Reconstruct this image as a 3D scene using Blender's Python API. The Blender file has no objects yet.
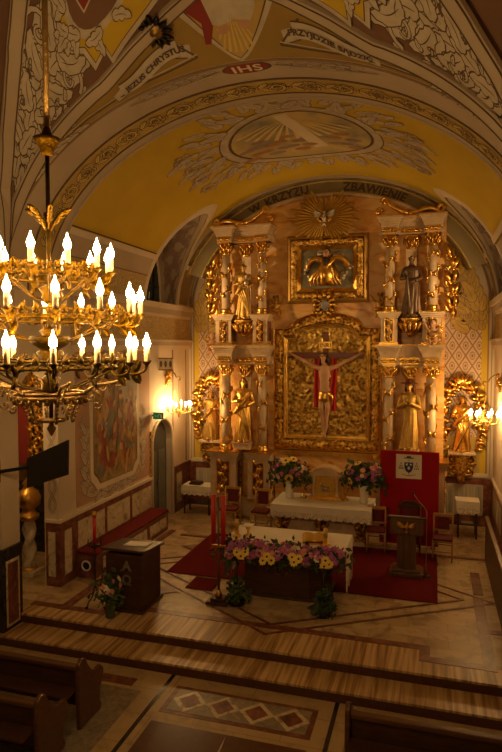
import bpy, bmesh, math, random
from mathutils import Vector, Matrix, noise
random.seed(11)
PI = math.pi
sc = bpy.context.scene
col = sc.collection
H = 4.7                      # eye height above the chancel floor
XC = -2.70                   # axis of the church
A = 4.24; ZS = 5.7           # vault half width, springing height
XL, XR = XC - A, XC + A      # chancel side walls
YB = 16.6                    # back wall
YF = 8.5                     # chancel arch plane
BF, BV = 3.15, 3.42          # rise of front arch, rise of chancel vault
NF = -0.32                   # nave floor

# ---------------------------------------------------------------- materials
def nd(nt, t, **kw):
    n = nt.nodes.new(t)
    for k, v in kw.items(): setattr(n, k, v)
    return n

def base_mat(name, colr, rough=.5, metal=0.0, spec=.5):
    m = bpy.data.materials.new(name); m.use_nodes = True
    b = m.node_tree.nodes['Principled BSDF']
    b.inputs['Base Color'].default_value = (*colr, 1)
    b.inputs['Roughness'].default_value = rough
    b.inputs['Metallic'].default_value = metal
    b.inputs['Specular IOR Level'].default_value = spec
    return m

def coords(nt, scale=(1, 1, 1), rot=(0, 0, 0), src='Object'):
    tc = nd(nt, 'ShaderNodeTexCoord'); mp = nd(nt, 'ShaderNodeMapping')
    mp.inputs['Scale'].default_value = scale; mp.inputs['Rotation'].default_value = rot
    nt.links.new(tc.outputs[src], mp.inputs['Vector'])
    return mp.outputs['Vector']

def noise_mat(name, cols, scale=3, rough=.5, metal=0, detail=6, dist=0.0, stretch=(1, 1, 1), bump=0, bscale=None, spec=.5, pos=None):
    m = base_mat(name, cols[0], rough, metal, spec); nt = m.node_tree; b = nt.nodes['Principled BSDF']
    v = coords(nt, stretch)
    n = nd(nt, 'ShaderNodeTexNoise'); n.inputs['Scale'].default_value = scale; n.inputs['Detail'].default_value = detail
    n.inputs['Distortion'].default_value = dist
    nt.links.new(v, n.inputs['Vector'])
    r = nd(nt, 'ShaderNodeValToRGB'); e = r.color_ramp.elements
    k = len(cols)
    ps = pos or [.3 + .4 * i / max(1, k - 1) for i in range(k)]
    e[0].position = ps[0]; e[0].color = (*cols[0], 1)
    e[1].position = ps[-1]; e[1].color = (*cols[-1], 1)
    for i in range(1, k - 1):
        q = e.new(ps[i]); q.color = (*cols[i], 1)
    nt.links.new(n.outputs['Fac'], r.inputs['Fac']); nt.links.new(r.outputs['Color'], b.inputs['Base Color'])
    if bump:
        n2 = nd(nt, 'ShaderNodeTexNoise'); n2.inputs['Scale'].default_value = bscale or scale * 4; n2.inputs['Detail'].default_value = 3
        nt.links.new(v, n2.inputs['Vector'])
        bp = nd(nt, 'ShaderNodeBump'); bp.inputs['Strength'].default_value = bump; bp.inputs['Distance'].default_value = .02
        nt.links.new(n2.outputs['Fac'], bp.inputs['Height']); nt.links.new(bp.outputs['Normal'], b.inputs['Normal'])
    return m

def tile_mat(name, c1, c2, mortar, size, rough, veins=(.2, .14, .08), vein=.5, stretch=(1, 1, 1)):
    m = base_mat(name, c1, rough); nt = m.node_tree; b = nt.nodes['Principled BSDF']
    v = coords(nt)
    br = nd(nt, 'ShaderNodeTexBrick'); br.offset = .5
    br.inputs['Color1'].default_value = (*c1, 1); br.inputs['Color2'].default_value = (*c2, 1); br.inputs['Mortar'].default_value = (*mortar, 1)
    br.inputs['Scale'].default_value = 1; br.inputs['Mortar Size'].default_value = .004
    br.inputs['Brick Width'].default_value = size[0]; br.inputs['Row Height'].default_value = size[1]
    nt.links.new(v, br.inputs['Vector'])
    v2 = coords(nt, stretch)
    n = nd(nt, 'ShaderNodeTexNoise'); n.inputs['Scale'].default_value = 3; n.inputs['Detail'].default_value = 8; n.inputs['Distortion'].default_value = 1.2
    nt.links.new(v2, n.inputs['Vector'])
    r = nd(nt, 'ShaderNodeValToRGB'); r.color_ramp.elements[0].position = .48; r.color_ramp.elements[1].position = .66
    r.color_ramp.elements[0].color = (0, 0, 0, 1); r.color_ramp.elements[1].color = (vein, vein, vein, 1)
    nt.links.new(n.outputs['Fac'], r.inputs['Fac'])
    mx = nd(nt, 'ShaderNodeMix', data_type='RGBA')
    nt.links.new(r.outputs['Color'], mx.inputs[0]); nt.links.new(br.outputs['Color'], mx.inputs[6])
    mx.inputs[7].default_value = (*veins, 1)
    nt.links.new(mx.outputs[2], b.inputs['Base Color'])
    return m

def scroll_mat(name, ground, line, leaf, scale=4.0, rough=.7):
    """painted foliage: warped contour lines over a ground"""
    m = base_mat(name, ground, rough); nt = m.node_tree; b = nt.nodes['Principled BSDF']
    v = coords(nt)
    n = nd(nt, 'ShaderNodeTexNoise'); n.inputs['Scale'].default_value = scale; n.inputs['Detail'].default_value = 1.5; n.inputs['Distortion'].default_value = 2.2
    nt.links.new(v, n.inputs['Vector'])
    r = nd(nt, 'ShaderNodeValToRGB'); cr = r.color_ramp
    cr.elements[0].position = .40; cr.elements[0].color = (*ground, 1)
    cr.elements[1].position = .44; cr.elements[1].color = (*line, 1)
    for p, c in ((.47, leaf), (.53, leaf), (.56, line), (.60, ground)):
        e = cr.elements.new(p); e.color = (*c, 1)
    nt.links.new(n.outputs['Fac'], r.inputs['Fac']); nt.links.new(r.outputs['Color'], b.inputs['Base Color'])
    return m

def emit_mat(name, colr, strength):
    m = bpy.data.materials.new(name); m.use_nodes = True; nt = m.node_tree
    nt.nodes.clear(); o = nd(nt, 'ShaderNodeOutputMaterial'); e = nd(nt, 'ShaderNodeEmission')
    e.inputs['Color'].default_value = (*colr, 1); e.inputs['Strength'].default_value = strength
    nt.links.new(e.outputs[0], o.inputs[0]); return m

M = {}
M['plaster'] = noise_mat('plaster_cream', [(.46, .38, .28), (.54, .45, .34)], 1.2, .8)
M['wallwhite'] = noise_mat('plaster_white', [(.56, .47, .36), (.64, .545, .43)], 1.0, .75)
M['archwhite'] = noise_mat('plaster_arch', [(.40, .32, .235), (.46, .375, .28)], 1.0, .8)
M['yellow'] = noise_mat('plaster_yellow', [(.50, .34, .016), (.58, .40, .025)], .9, .75)
M['ochre'] = noise_mat('plaster_ochre', [(.27, .17, .04), (.33, .21, .05)], 1.1, .8)
M['brownweb'] = noise_mat('plaster_brown', [(.15, .075, .045), (.19, .10, .06)], 1.3, .8)
M['rose'] = noise_mat('plaster_rose', [(.40, .235, .15), (.46, .28, .185)], 1.3, .75)
M['line'] = base_mat('paint_dark_line', (.10, .06, .035), .8)
M['lineb'] = base_mat('paint_brown_line', (.24, .15, .09), .8)
M['leafl'] = noise_mat('paint_leaf_beige', [(.42, .36, .28), (.54, .47, .37)], 6, .8)
M['leafy'] = noise_mat('paint_leaf_yellow', [(.52, .36, .10), (.66, .48, .16)], 6, .8)
M['leafp'] = noise_mat('paint_leaf_mauve', [(.25, .17, .16), (.34, .25, .22)], 6, .8)
M['goldground'] = noise_mat('paint_gold_ground', [(.40, .27, .07), (.48, .33, .09)], 2, .75)
M['friezegold'] = scroll_mat('frieze_scroll', (.47, .35, .15), (.24, .16, .07), (.58, .46, .24), 5)
M['redpaint'] = base_mat('paint_red', (.23, .022, .016), .7)
M['cream'] = base_mat('paint_cream', (.68, .60, .46), .7)
M['skin'] = noise_mat('skin', [(.44, .24, .13), (.52, .30, .17)], 5, .55)
M['olive'] = noise_mat('plaster_olive', [(.24, .19, .10), (.30, .24, .13)], 1.5, .8)
M['gold'] = noise_mat('gold', [(.62, .36, .07), (.78, .48, .11), (.88, .58, .16)], 9, .30, 1.0, bump=.25, bscale=30)
M['goldcarve'] = noise_mat('gold_carved', [(.22, .12, .025), (.68, .40, .08), (.85, .55, .14)], 15, .34, 1.0, bump=.9, bscale=45, pos=[.38, .49, .64])  # dark crevices and bright highlights of the carving painted into the colour
M['golddull'] = noise_mat('gold_dull', [(.40, .24, .06), (.56, .36, .10)], 12, .48, .85, bump=.5, bscale=40)
M['goldpaint'] = noise_mat('gold_paint', [(.50, .30, .055), (.62, .40, .08)], 14, .45, .5, bump=.4, bscale=40)
M['silver'] = noise_mat('silver', [(.38, .34, .28), (.52, .47, .40)], 10, .42, .85, bump=.3, bscale=30)
M['bronze'] = noise_mat('bronze_dark', [(.20, .12, .04), (.32, .20, .06)], 14, .42, .9, bump=.4, bscale=40)
M['orangemarble'] = noise_mat('altarpiece_marble', [(.48, .18, .040), (.72, .37, .10), (.78, .47, .17), (.82, .58, .29)], 1.3, .35, 0, 9, 1.6, (1, 1, 2.2), pos=[.3, .42, .52, .68])
M['altarwhite'] = noise_mat('altar_white', [(.50, .36, .22), (.66, .52, .36)], 3.5, .4, 0, 6, .8)
M['redmarble'] = noise_mat('red_marble', [(.07, .022, .014), (.16, .05, .03), (.27, .10, .06)], 6, .4, 0, 9, 1.0)
M['darkred'] = noise_mat('dark_red_granite', [(.065, .022, .012), (.10, .036, .02)], 14, .3, 0, 8, .3)
M['blackmarble'] = noise_mat('black_marble', [(.012, .010, .009), (.035, .03, .027)], 5, .2, 0, 8, 1.5)
M['palemarble'] = noise_mat('pale_marble', [(.22, .17, .10), (.52, .43, .30), (.62, .54, .40)], 4, .25, 0, 9, 1.8, (1, 1, 1), pos=[.3, .46, .7])
M['travertine'] = noise_mat('travertine', [(.22, .115, .035), (.41, .26, .11), (.60, .42, .21)], 2.4, .42, 0, 8, .3, (7, .30, 1), pos=[.36, .49, .62])
M['stripemarble'] = noise_mat('striped_marble', [(.25, .24, .19), (.52, .48, .38)], 3, .3, 0, 6, .3, (6, 1, .25))
M['tiles'] = tile_mat('floor_tiles', (.39, .275, .14), (.54, .41, .24), (.22, .14, .07), (.62, .30), .42, (.20, .13, .07), .75)
M['navetiles'] = tile_mat('nave_tiles', (.40, .29, .15), (.46, .34, .18), (.2, .13, .07), (1.2, .6), .45, (.2, .13, .07), .4)
M['greymarble'] = noise_mat('grey_marble', [(.16, .13, .09), (.30, .25, .18)], 8, .42, 0, 8, 1.4)
M['cloth'] = noise_mat('white_cloth', [(.70, .66, .58), (.78, .74, .66)], 3, .9, bump=.15, bscale=9)
M['lace'] = noise_mat('lace', [(.46, .38, .30), (.78, .73, .65)], 38, .9, 0, 2, 0, pos=[.42, .52])
M['red'] = noise_mat('red_velvet', [(.12, .007, .005), (.16, .010, .007)], 8, .9, spec=.2)
M['carpet'] = noise_mat('red_carpet', [(.105, .006, .005), (.14, .009, .007)], 60, .95, bump=.3, bscale=120, spec=.1)
M['backdrop'] = noise_mat('red_backdrop', [(.33, .009, .011), (.38, .012, .013)], 2, .85, spec=.15)
M['darkseat'] = noise_mat('maroon_cloth', [(.10, .010, .012), (.14, .015, .016)], 12, .9)
M['wood'] = noise_mat('dark_wood', [(.036, .014, .006), (.075, .030, .012)], 3, .4, 0, 7, .6, (1, 1, 6))
M['woodh'] = noise_mat('pew_wood', [(.065, .026, .009), (.13, .056, .02)], 3, .35, 0, 7, .6, (.5, 6, 6))
M['woodm'] = noise_mat('brown_wood', [(.09, .042, .014), (.15, .075, .028)], 3, .4, 0, 7, .6, (6, 6, .8))
M['chairwood'] = noise_mat('chair_wood', [(.34, .18, .06), (.46, .26, .10)], 5, .4, 0, 5, .4, (3, 3, .6))
M['black'] = base_mat('black_plastic', (.003, .003, .0035), .5)
M['screen'] = base_mat('screen_glass', (.002, .002, .0025), .3)
M['iron'] = base_mat('wrought_iron', (.03, .022, .015), .45, .7)
M['green'] = noise_mat('leaves_green', [(.02, .045, .012), (.06, .10, .025)], 14, .6)
M['ivory'] = base_mat('candle_ivory', (.72, .62, .44), .5)
M['sleeve'] = base_mat('candle_sleeve', (.62, .48, .30), .55)
M['wax'] = base_mat('candle_wax', (.68, .44, .10), .5)
M['paper'] = base_mat('paper', (.80, .76, .68), .8)
M['petaly'] = noise_mat('petal_yellow', [(.72, .50, .07), (.82, .62, .14)], 20, .7)
M['petalp'] = noise_mat('petal_pink', [(.50, .13, .30), (.62, .22, .40)], 20, .7)
M['petalm'] = noise_mat('petal_magenta', [(.33, .07, .28), (.45, .14, .38)], 20, .7)
M['petalo'] = noise_mat('petal_salmon', [(.66, .26, .16), (.74, .36, .24)], 20, .7)
M['petalw'] = noise_mat('petal_white', [(.72, .66, .55), (.8, .75, .65)], 20, .7)
M['eye'] = base_mat('flower_centre', (.06, .025, .01), .8)
M['ceramic'] = base_mat('white_ceramic', (.78, .74, .66), .25)
M['glassgreen'] = base_mat('vase_green', (.05, .07, .035), .15)
M['blue'] = base_mat('enamel_blue', (.02, .035, .20), .4)
M['armsgreen'] = base_mat('print_green', (.02, .13, .03), .7)
M['signgreen'] = emit_mat('exit_green', (.05, .55, .18), .22)
M['doorgrey'] = noise_mat('door_grey', [(.045, .045, .040), (.07, .07, .06)], 4, .45)
M['hair'] = base_mat('dark_hair', (.035, .018, .008), .6)
M['crosswood'] = noise_mat('cross_wood', [(.09, .018, .010), (.14, .03, .016)], 4, .4)
M['redcloth'] = base_mat('stole_red', (.42, .012, .016), .8)
M['redwax'] = base_mat('candle_red', (.46, .012, .012), .45)
M['bulb'] = emit_mat('bulb_glow', (1.0, .60, .22), 400)
M['bulbw'] = emit_mat('wall_bulb_glow', (1.0, .60, .22), 480)
M['floodglass'] = emit_mat('flood_glass', (1, .62, .28), .6)
M['goldlamp'] = noise_mat('gold_lamp', [(.060, .030, .0014), (.16, .085, .004)], 14, .52, 1.0, bump=.5, bscale=45)
M['goldlampd'] = noise_mat('gold_lamp_shaded', [(.030, .016, .0016), (.075, .042, .004)], 14, .55, 1.0, bump=.5, bscale=45)  # darker copy of the lamp gold; shade of the bottom tier put into the colour
M['darkglass'] = base_mat('window_glass', (.02, .03, .035), .1)
M['teal'] = emit_mat('window_light', (.03, .35, .42), .25)
M['habit'] = noise_mat('robe_brown', [(.06, .03, .013), (.12, .062, .026)], 8, .42, .2)
def diaper_mat():
    m = base_mat('diaper_wall', (.55, .42, .34), .8); nt = m.node_tree; b = nt.nodes['Principled BSDF']
    tc = nd(nt, 'ShaderNodeTexCoord'); sp = nd(nt, 'ShaderNodeSeparateXYZ'); nt.links.new(tc.outputs['Object'], sp.inputs[0])
    def mth(op, a, bb=None):
        n = nd(nt, 'ShaderNodeMath', operation=op)
        for i, q in enumerate((a, bb)):
            if q is None: continue
            if isinstance(q, (int, float)): n.inputs[i].default_value = q
            else: nt.links.new(q, n.inputs[i])
        return n.outputs[0]
    u = mth('MULTIPLY', sp.outputs['X'], 3.0); w = mth('MULTIPLY', sp.outputs['Z'], 1.9)
    p = mth('ABSOLUTE', mth('SUBTRACT', mth('FRACT', mth('ADD', u, w)), .5))
    q = mth('ABSOLUTE', mth('SUBTRACT', mth('FRACT', mth('SUBTRACT', u, w)), .5))
    lines = mth('MAXIMUM', mth('GREATER_THAN', p, .44), mth('GREATER_THAN', q, .44))
    d = mth('SQRT', mth('ADD', mth('MULTIPLY', p, p), mth('MULTIPLY', q, q)))
    dot = mth('LESS_THAN', d, .12)
    ring = mth('MULTIPLY', mth('GREATER_THAN', d, .22), mth('LESS_THAN', d, .29))
    f = mth('MAXIMUM', mth('MAXIMUM', lines, dot), ring)
    mx = nd(nt, 'ShaderNodeMix', data_type='RGBA'); nt.links.new(f, mx.inputs[0])
    mx.inputs[6].default_value = (.58, .45, .36, 1); mx.inputs[7].default_value = (.30, .18, .10, 1)
    nt.links.new(mx.outputs[2], b.inputs['Base Color']); return m
M['diaper'] = diaper_mat()

# ---------------------------------------------------------------- mesh builder
class MB:
    def __init__(s): s.v = []; s.f = []; s.sm = []; s.mi = []
    def add(s, vs, fs, smooth=False, mi=0):
        o = len(s.v); s.v += [tuple(p) for p in vs]
        for f in fs: s.f.append([i + o for i in f]); s.sm.append(smooth); s.mi.append(mi)
        return s
    def box(s, x0, y0, z0, x1, y1, z1, mi=0):
        v = [(x0, y0, z0), (x1, y0, z0), (x1, y1, z0), (x0, y1, z0), (x0, y0, z1), (x1, y0, z1), (x1, y1, z1), (x0, y1, z1)]
        return s.add(v, [(0, 3, 2, 1), (4, 5, 6, 7), (0, 1, 5, 4), (1, 2, 6, 5), (2, 3, 7, 6), (3, 0, 4, 7)], False, mi)
    def cb(s, c, d, mi=0):
        return s.box(c[0] - d[0] / 2, c[1] - d[1] / 2, c[2] - d[2] / 2, c[0] + d[0] / 2, c[1] + d[1] / 2, c[2] + d[2] / 2, mi)
    def prism(s, poly, ax, d0, d1, mi=0, smooth=False):
        n = len(poly)
        def P(a, b, d): return {'x': (d, a, b), 'y': (a, d, b), 'z': (a, b, d)}[ax]
        v = [P(a, b, d0) for a, b in poly] + [P(a, b, d1) for a, b in poly]
        s.add(v, [list(range(n))[::-1], list(range(n, 2 * n))], False, mi)
        o = len(s.v) - 2 * n
        for i in range(n):
            j = (i + 1) % n; s.f.append([o + i, o + j, o + n + j, o + n + i]); s.sm.append(smooth); s.mi.append(mi)
        return s
    def lathe(s, prof, n=16, c=(0, 0, 0), sx=1, sy=1, fold=None, mi=0, smooth=True):
        v = []; f = []
        for k, (r, z) in enumerate(prof):
            for i in range(n):
                a = 2 * PI * i / n; rr = r * (fold(a, z) if fold else 1)
                v.append((c[0] + rr * math.cos(a) * sx, c[1] + rr * math.sin(a) * sy, c[2] + z))
        for k in range(len(prof) - 1):
            for i in range(n):
                j = (i + 1) % n; f.append((k * n + i, k * n + j, (k + 1) * n + j, (k + 1) * n + i))
        f.append(tuple(range(n))[::-1]); f.append(tuple((len(prof) - 1) * n + i for i in range(n)))
        return s.add(v, f, smooth, mi)
    def tube(s, path, r, n=8, closed=False, mi=0, flat=1.0):
        P = [Vector(p) for p in path]; m = len(P)
        R = r if isinstance(r, (list, tuple)) else [r] * m
        up = Vector((0, 0, 1)); v = []; prev = None
        for i in range(m):
            if closed: t = P[(i + 1) % m] - P[i - 1]
            else: t = P[min(i + 1, m - 1)] - P[max(i - 1, 0)]
            if t.length < 1e-9: t = Vector((0, 0, 1))
            t.normalize()
            if prev is None:
                a = t.orthogonal().normalized() if abs(t.dot(up)) > .95 else (up - t * up.dot(t)).normalized()
            else:
                a = prev - t * prev.dot(t)
                a = a.normalized() if a.length > 1e-6 else t.orthogonal().normalized()
            prev = a; b = t.cross(a)
            for k in range(n):
                q = 2 * PI * k / n
                v.append(P[i] + a * (math.cos(q) * R[i]) + b * (math.sin(q) * R[i] * flat))
        f = []
        for i in range(m if closed else m - 1):
            j = (i + 1) % m
            for k in range(n):
                l = (k + 1) % n; f.append((i * n + k, i * n + l, j * n + l, j * n + k))
        if not closed:
            f.append(tuple(range(n))[::-1]); f.append(tuple((m - 1) * n + k for k in range(n)))
        return s.add(v, f, True, mi)
    def ell(s, c, r, nu=12, nv=8, mi=0, M3=None):
        if isinstance(r, (int, float)): r = (r, r, r)
        v = []; f = []
        pts = [(0, 0, -1)]
        for j in range(1, nv):
            t = -PI / 2 + PI * j / nv
            for i in range(nu):
                a = 2 * PI * i / nu; pts.append((math.cos(t) * math.cos(a), math.cos(t) * math.sin(a), math.sin(t)))
        pts.append((0, 0, 1))
        for p in pts:
            q = Vector((p[0] * r[0], p[1] * r[1], p[2] * r[2]))
            if M3: q = M3 @ q
            v.append(q + Vector(c))
        for i in range(nu): f.append((0, 1 + (i + 1) % nu, 1 + i))
        for j in range(nv - 2):
            for i in range(nu):
                k = (i + 1) % nu; o = 1 + j * nu; f.append((o + i, o + k, o + nu + k, o + nu + i))
        o = 1 + (nv - 2) * nu; t = len(pts) - 1
        for i in range(nu): f.append((o + i, o + (i + 1) % nu, t))
        return s.add(v, f, True, mi)
    def sheet(s, fn, nu, nv, u0=0, u1=1, v0=0, v1=1, mi=0, smooth=True, flip=False):
        v = []; f = []
        for i in range(nu + 1):
            for j in range(nv + 1):
                v.append(fn(u0 + (u1 - u0) * i / nu, v0 + (v1 - v0) * j / nv))
        for i in range(nu):
            for j in range(nv):
                q = (i * (nv + 1) + j, (i + 1) * (nv + 1) + j, (i + 1) * (nv + 1) + j + 1, i * (nv + 1) + j + 1)
                f.append(q[::-1] if flip else q)
        return s.add(v, f, smooth, mi)
    def ball_leaf(s, p, d, nrm, l, w, t=.3, mi=0):
        """carved leaf: flattened pointed blob lying in the plane of d with normal nrm"""
        d = Vector(d).normalized(); nrm = Vector(nrm).normalized(); b = nrm.cross(d)
        v = []; f = []; K = 6
        for i in range(K + 1):
            u = i / K; ww = w * math.sin(PI * min(1, u * .9 + .08)) ** .8 * .5
            c = Vector(p) + d * (l * u) + nrm * (math.sin(u * PI) * l * .12)
            v += [c - b * ww, c + nrm * (w * t), c + b * ww]
        for i in range(K):
            o = i * 3; f += [(o, o + 3, o + 4, o + 1), (o + 1, o + 4, o + 5, o + 2)]
            f += [(o, o + 2, o + 5, o + 3)]
        return s.add(v, f, True, mi)
    def mesh(s, name, mats):
        me = bpy.data.meshes.new(name); me.from_pydata(s.v, [], s.f)
        me.polygons.foreach_set('use_smooth', s.sm); me.polygons.foreach_set('material_index', s.mi)
        for m in (mats if isinstance(mats, (list, tuple)) else [mats]): me.materials.append(m)
        me.validate(); me.update(); return me
    def build(s, name, mats, parent=None, bevel=0, loc=None, fix=True):
        me = s.mesh(name, mats)
        if fix:
            bm = bmesh.new(); bm.from_mesh(me); bmesh.ops.recalc_face_normals(bm, faces=bm.faces); bm.to_mesh(me); bm.free()
        o = bpy.data.objects.new(name, me); col.objects.link(o)
        if parent: o.parent = parent
        if loc: o.location = loc
        if bevel:
            b = o.modifiers.new('b', 'BEVEL'); b.width = bevel; b.segments = 2; b.limit_method = 'ANGLE'
        return o

def tag(o, label, cat, group=None, kind=None):
    o['label'] = label; o['category'] = cat
    if group: o['group'] = group
    if kind: o['kind'] = kind
    return o
def thing(name, label, cat, loc=(0, 0, 0), rz=0, group=None):
    o = bpy.data.objects.new(name, None); col.objects.link(o); o.empty_display_size = .1
    o.location = loc; o.rotation_euler = (0, 0, rz)
    return tag(o, label, cat, group)
def struct(o, label=None):
    o['kind'] = 'structure'
    if label: o['label'] = label
    return o
def copy_tree(o, parent=None):
    c = o.copy(); col.objects.link(c)
    if parent: c.parent = parent
    for ch in list(o.children): copy_tree(ch, c)
    return c
def circ(r, n, z=0, c=(0, 0), a0=0): return [(c[0] + r * math.cos(a0 + 2 * PI * i / n), c[1] + r * math.sin(a0 + 2 * PI * i / n), z) for i in range(n)]
def lerp(a, b, t): return a + (b - a) * t
def bez(p0, p1, p2, p3, n=12):
    P = [Vector(p) for p in (p0, p1, p2, p3)]; out = []
    for i in range(n + 1):
        t = i / n; u = 1 - t
        out.append(P[0] * u ** 3 + P[1] * 3 * u * u * t + P[2] * 3 * u * t * t + P[3] * t ** 3)
    return out
def spline(pts, n=6):
    """Catmull-Rom through pts"""
    P = [Vector(p) for p in pts]; P = [P[0] * 2 - P[1]] + P + [P[-1] * 2 - P[-2]]; out = []
    for i in range(1, len(P) - 2):
        for k in range(n):
            t = k / n; a, b, c, d = P[i - 1:i + 3]
            out.append(.5 * ((2 * b) + (c - a) * t + (2 * a - 5 * b + 4 * c - d) * t * t + (3 * b - a - 3 * c + d) * t ** 3))
    out.append(P[-2]); return out
def spiral2(c, r0, r1, a0, turns, n=18):
    return [(c[0] + lerp(r0, r1, i / n) * math.cos(a0 + turns * 2 * PI * i / n), c[1] + lerp(r0, r1, i / n) * math.sin(a0 + turns * 2 * PI * i / n)) for i in range(n + 1)]

def remesh(mb, voxel, smooth_it=3):
    me = mb.mesh('tmp', M['plaster']); o = bpy.data.objects.new('tmp', me); col.objects.link(o)
    r = o.modifiers.new('r', 'REMESH'); r.mode = 'VOXEL'; r.voxel_size = voxel; r.use_smooth_shade = True
    if smooth_it:
        s = o.modifiers.new('s', 'SMOOTH'); s.iterations = smooth_it; s.factor = .5
    dg = bpy.context.evaluated_depsgraph_get()
    out = bpy.data.meshes.new_from_object(o.evaluated_get(dg))
    bpy.data.objects.remove(o); bpy.data.meshes.remove(me)
    out.materials.clear(); return out
def obj_from(me, name, mat, parent=None, loc=None):
    me.materials.append(mat); me.name = name
    for p in me.polygons: p.use_smooth = True
    o = bpy.data.objects.new(name, me); col.objects.link(o)
    if parent: o.parent = parent
    if loc: o.location = loc
    return o

# flat painted shapes laid on a curved surface: fn(u, v, h) -> point
def painted(name, polys, fn, mat, parent=None, h=.003, cuts=1):
    bm = bmesh.new()
    for poly in polys:
        vs = [bm.verts.new((u, v, 0)) for u, v in poly]
        try: bm.faces.new(vs)
        except ValueError: pass
    bmesh.ops.triangulate(bm, faces=bm.faces)
    for _ in range(cuts): bmesh.ops.subdivide_edges(bm, edges=bm.edges, cuts=1, use_grid_fill=True)
    for v in bm.verts: v.co = Vector(fn(v.co.x, v.co.y, h))
    me = bpy.data.meshes.new(name); bm.to_mesh(me); bm.free(); me.materials.append(mat)
    o = bpy.data.objects.new(name, me); col.objects.link(o)
    if parent: o.parent = parent
    return o
def leaf_poly(p, a, l, w, curl=0, lobes=3, grow=0, K=9):
    """lobed acanthus leaf outline as a list of quads"""
    qs = []; x, y = p; L = []; R = []; S = []
    if grow: x -= math.cos(a) * grow; y -= math.sin(a) * grow; l += 2 * grow
    for i in range(K + 1):
        t = i / K; aa = a + curl * t * t
        ww = w * (math.sin(PI * (t * .88 + .10)) ** .7) * (.62 + .38 * abs(math.sin(PI * lobes * t))) * .5 * (1 - .25 * t) + grow
        L.append((x - math.sin(aa) * ww, y + math.cos(aa) * ww)); R.append((x + math.sin(aa) * ww, y - math.cos(aa) * ww))
        S.append((x, y)); x += math.cos(aa) * l / K; y += math.sin(aa) * l / K
    for i in range(K): qs += [[L[i], S[i], S[i + 1], L[i + 1]], [S[i], R[i], R[i + 1], S[i + 1]]]
    return qs
def stroke_poly(path, w0, w1=None, grow=0):
    w1 = w0 if w1 is None else w1; n = len(path); L = []; R = []
    for i in range(n):
        a = Vector(path[max(i - 1, 0)]).to_2d(); b = Vector(path[min(i + 1, n - 1)]).to_2d(); d = (b - a)
        d = d.normalized() if d.length > 1e-9 else Vector((1, 0))
        w = lerp(w0, w1, i / (n - 1)) / 2 + grow
        L.append((path[i][0] - d.y * w, path[i][1] + d.x * w)); R.append((path[i][0] + d.y * w, path[i][1] - d.x * w))
    return [[L[i], R[i], R[i + 1], L[i + 1]] for i in range(n - 1)]
class Orn:
    """painted foliage: every leaf is a light shape over its own dark outline, later leaves over earlier ones"""
    def __init__(s, g=.012): s.q = []; s.k = 0; s.g = g
    def _add(s, polys, mi, sub):
        h = (s.k % 10) * .0018 + sub
        for p in polys: s.q.append((p, mi, h))
    def leaf(s, p, a, l, w, curl=0, lobes=3):
        s._add(leaf_poly(p, a, l, w, curl, lobes, s.g), 1, 0); s._add(leaf_poly(p, a, l, w, curl, lobes), 0, .0008)
        s._add(leaf_poly((p[0] + math.cos(a) * l * .10, p[1] + math.sin(a) * l * .10), a, l * .68, min(w * .10, s.g * 1.2), curl, 1), 1, .0013); s.k += 1
    def stroke(s, path, w0, w1=None):
        s._add(stroke_poly(path, w0, w1, s.g), 1, 0); s._add(stroke_poly(path, w0, w1), 0, .0008); s.k += 1
    def spray(s, p, a, l, w, n=5, spread=1.6, curl=.8):
        for i in sorted(range(n), key=lambda i: -abs(i - (n - 1) / 2)):
            t = (i / (n - 1) - .5) * 2 if n > 1 else 0
            s.leaf(p, a + t * spread / 2, l * (1 - .35 * abs(t)), w, curl * t, 3)
    def curl(s, c, r, a0, turns, w):
        pts = spiral2(c, r, r * .15, a0, turns, 16); sg = -1 if turns > 0 else 1
        for k in range(0, 11, 2):
            d = math.atan2(pts[k + 1][1] - pts[k][1], pts[k + 1][0] - pts[k][0])
            s.leaf(pts[k], d + sg * .75, r * .66, r * .40, sg * -1.0, 3)
        s.stroke(pts, w, w * .5); s.spray(c, a0, r * .34, r * .22, 5, 5.0, 0)
    def rinceau(s, L, Hh, u0=0, v0=0, period=None):
        n = max(1, round(L / (period or Hh * 1.1))); st = L / n
        for k in range(n):
            sg = -1 if k % 2 else 1
            s.leaf((u0 + st * k, v0), sg * .9, Hh * .5, Hh * .26, -sg * .9); s.leaf((u0 + st * k, v0), -sg * 1.0, Hh * .46, Hh * .24, sg * .9)
            s.curl((u0 + st * (k + .5), v0 - sg * Hh * .02), Hh * .33, PI / 2 * sg, -sg * 1.1, Hh * .09)
        s.stroke([(u0 + L * i / (n * 10), v0 + math.sin(PI * i / 10) * Hh * .34) for i in range(n * 10 + 1)], Hh * .07)
    def put(s, name, fn, mat, parent, mline=None, h=.004, cuts=0):
        m = MB()
        for p, mi, hh in s.q: m.add([fn(u, v, h + hh) for u, v in p], [tuple(range(len(p)))], False, mi)
        return m.build(name, [mat, mline or M['line']], parent, fix=False)
def text_on(name, body, size, fn, mat, parent, h=.006, space=1.0, bold=0.0, ext=0):
    cu = bpy.data.curves.new('t', 'FONT'); cu.body = body; cu.size = size; cu.align_x = 'CENTER'; cu.space_character = space
    cu.offset = bold; cu.extrude = ext
    o = bpy.data.objects.new('t', cu); col.objects.link(o)
    me = bpy.data.meshes.new_from_object(o.evaluated_get(bpy.context.evaluated_depsgraph_get()))
    bpy.data.objects.remove(o); bpy.data.curves.remove(cu)
    for v in me.vertices: v.co = Vector(fn(v.co.x, v.co.y, h + v.co.z))
    me.materials.clear(); me.materials.append(mat); me.name = name
    ob = bpy.data.objects.new(name, me); col.objects.link(ob)
    if parent: ob.parent = parent
    return ob
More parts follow.
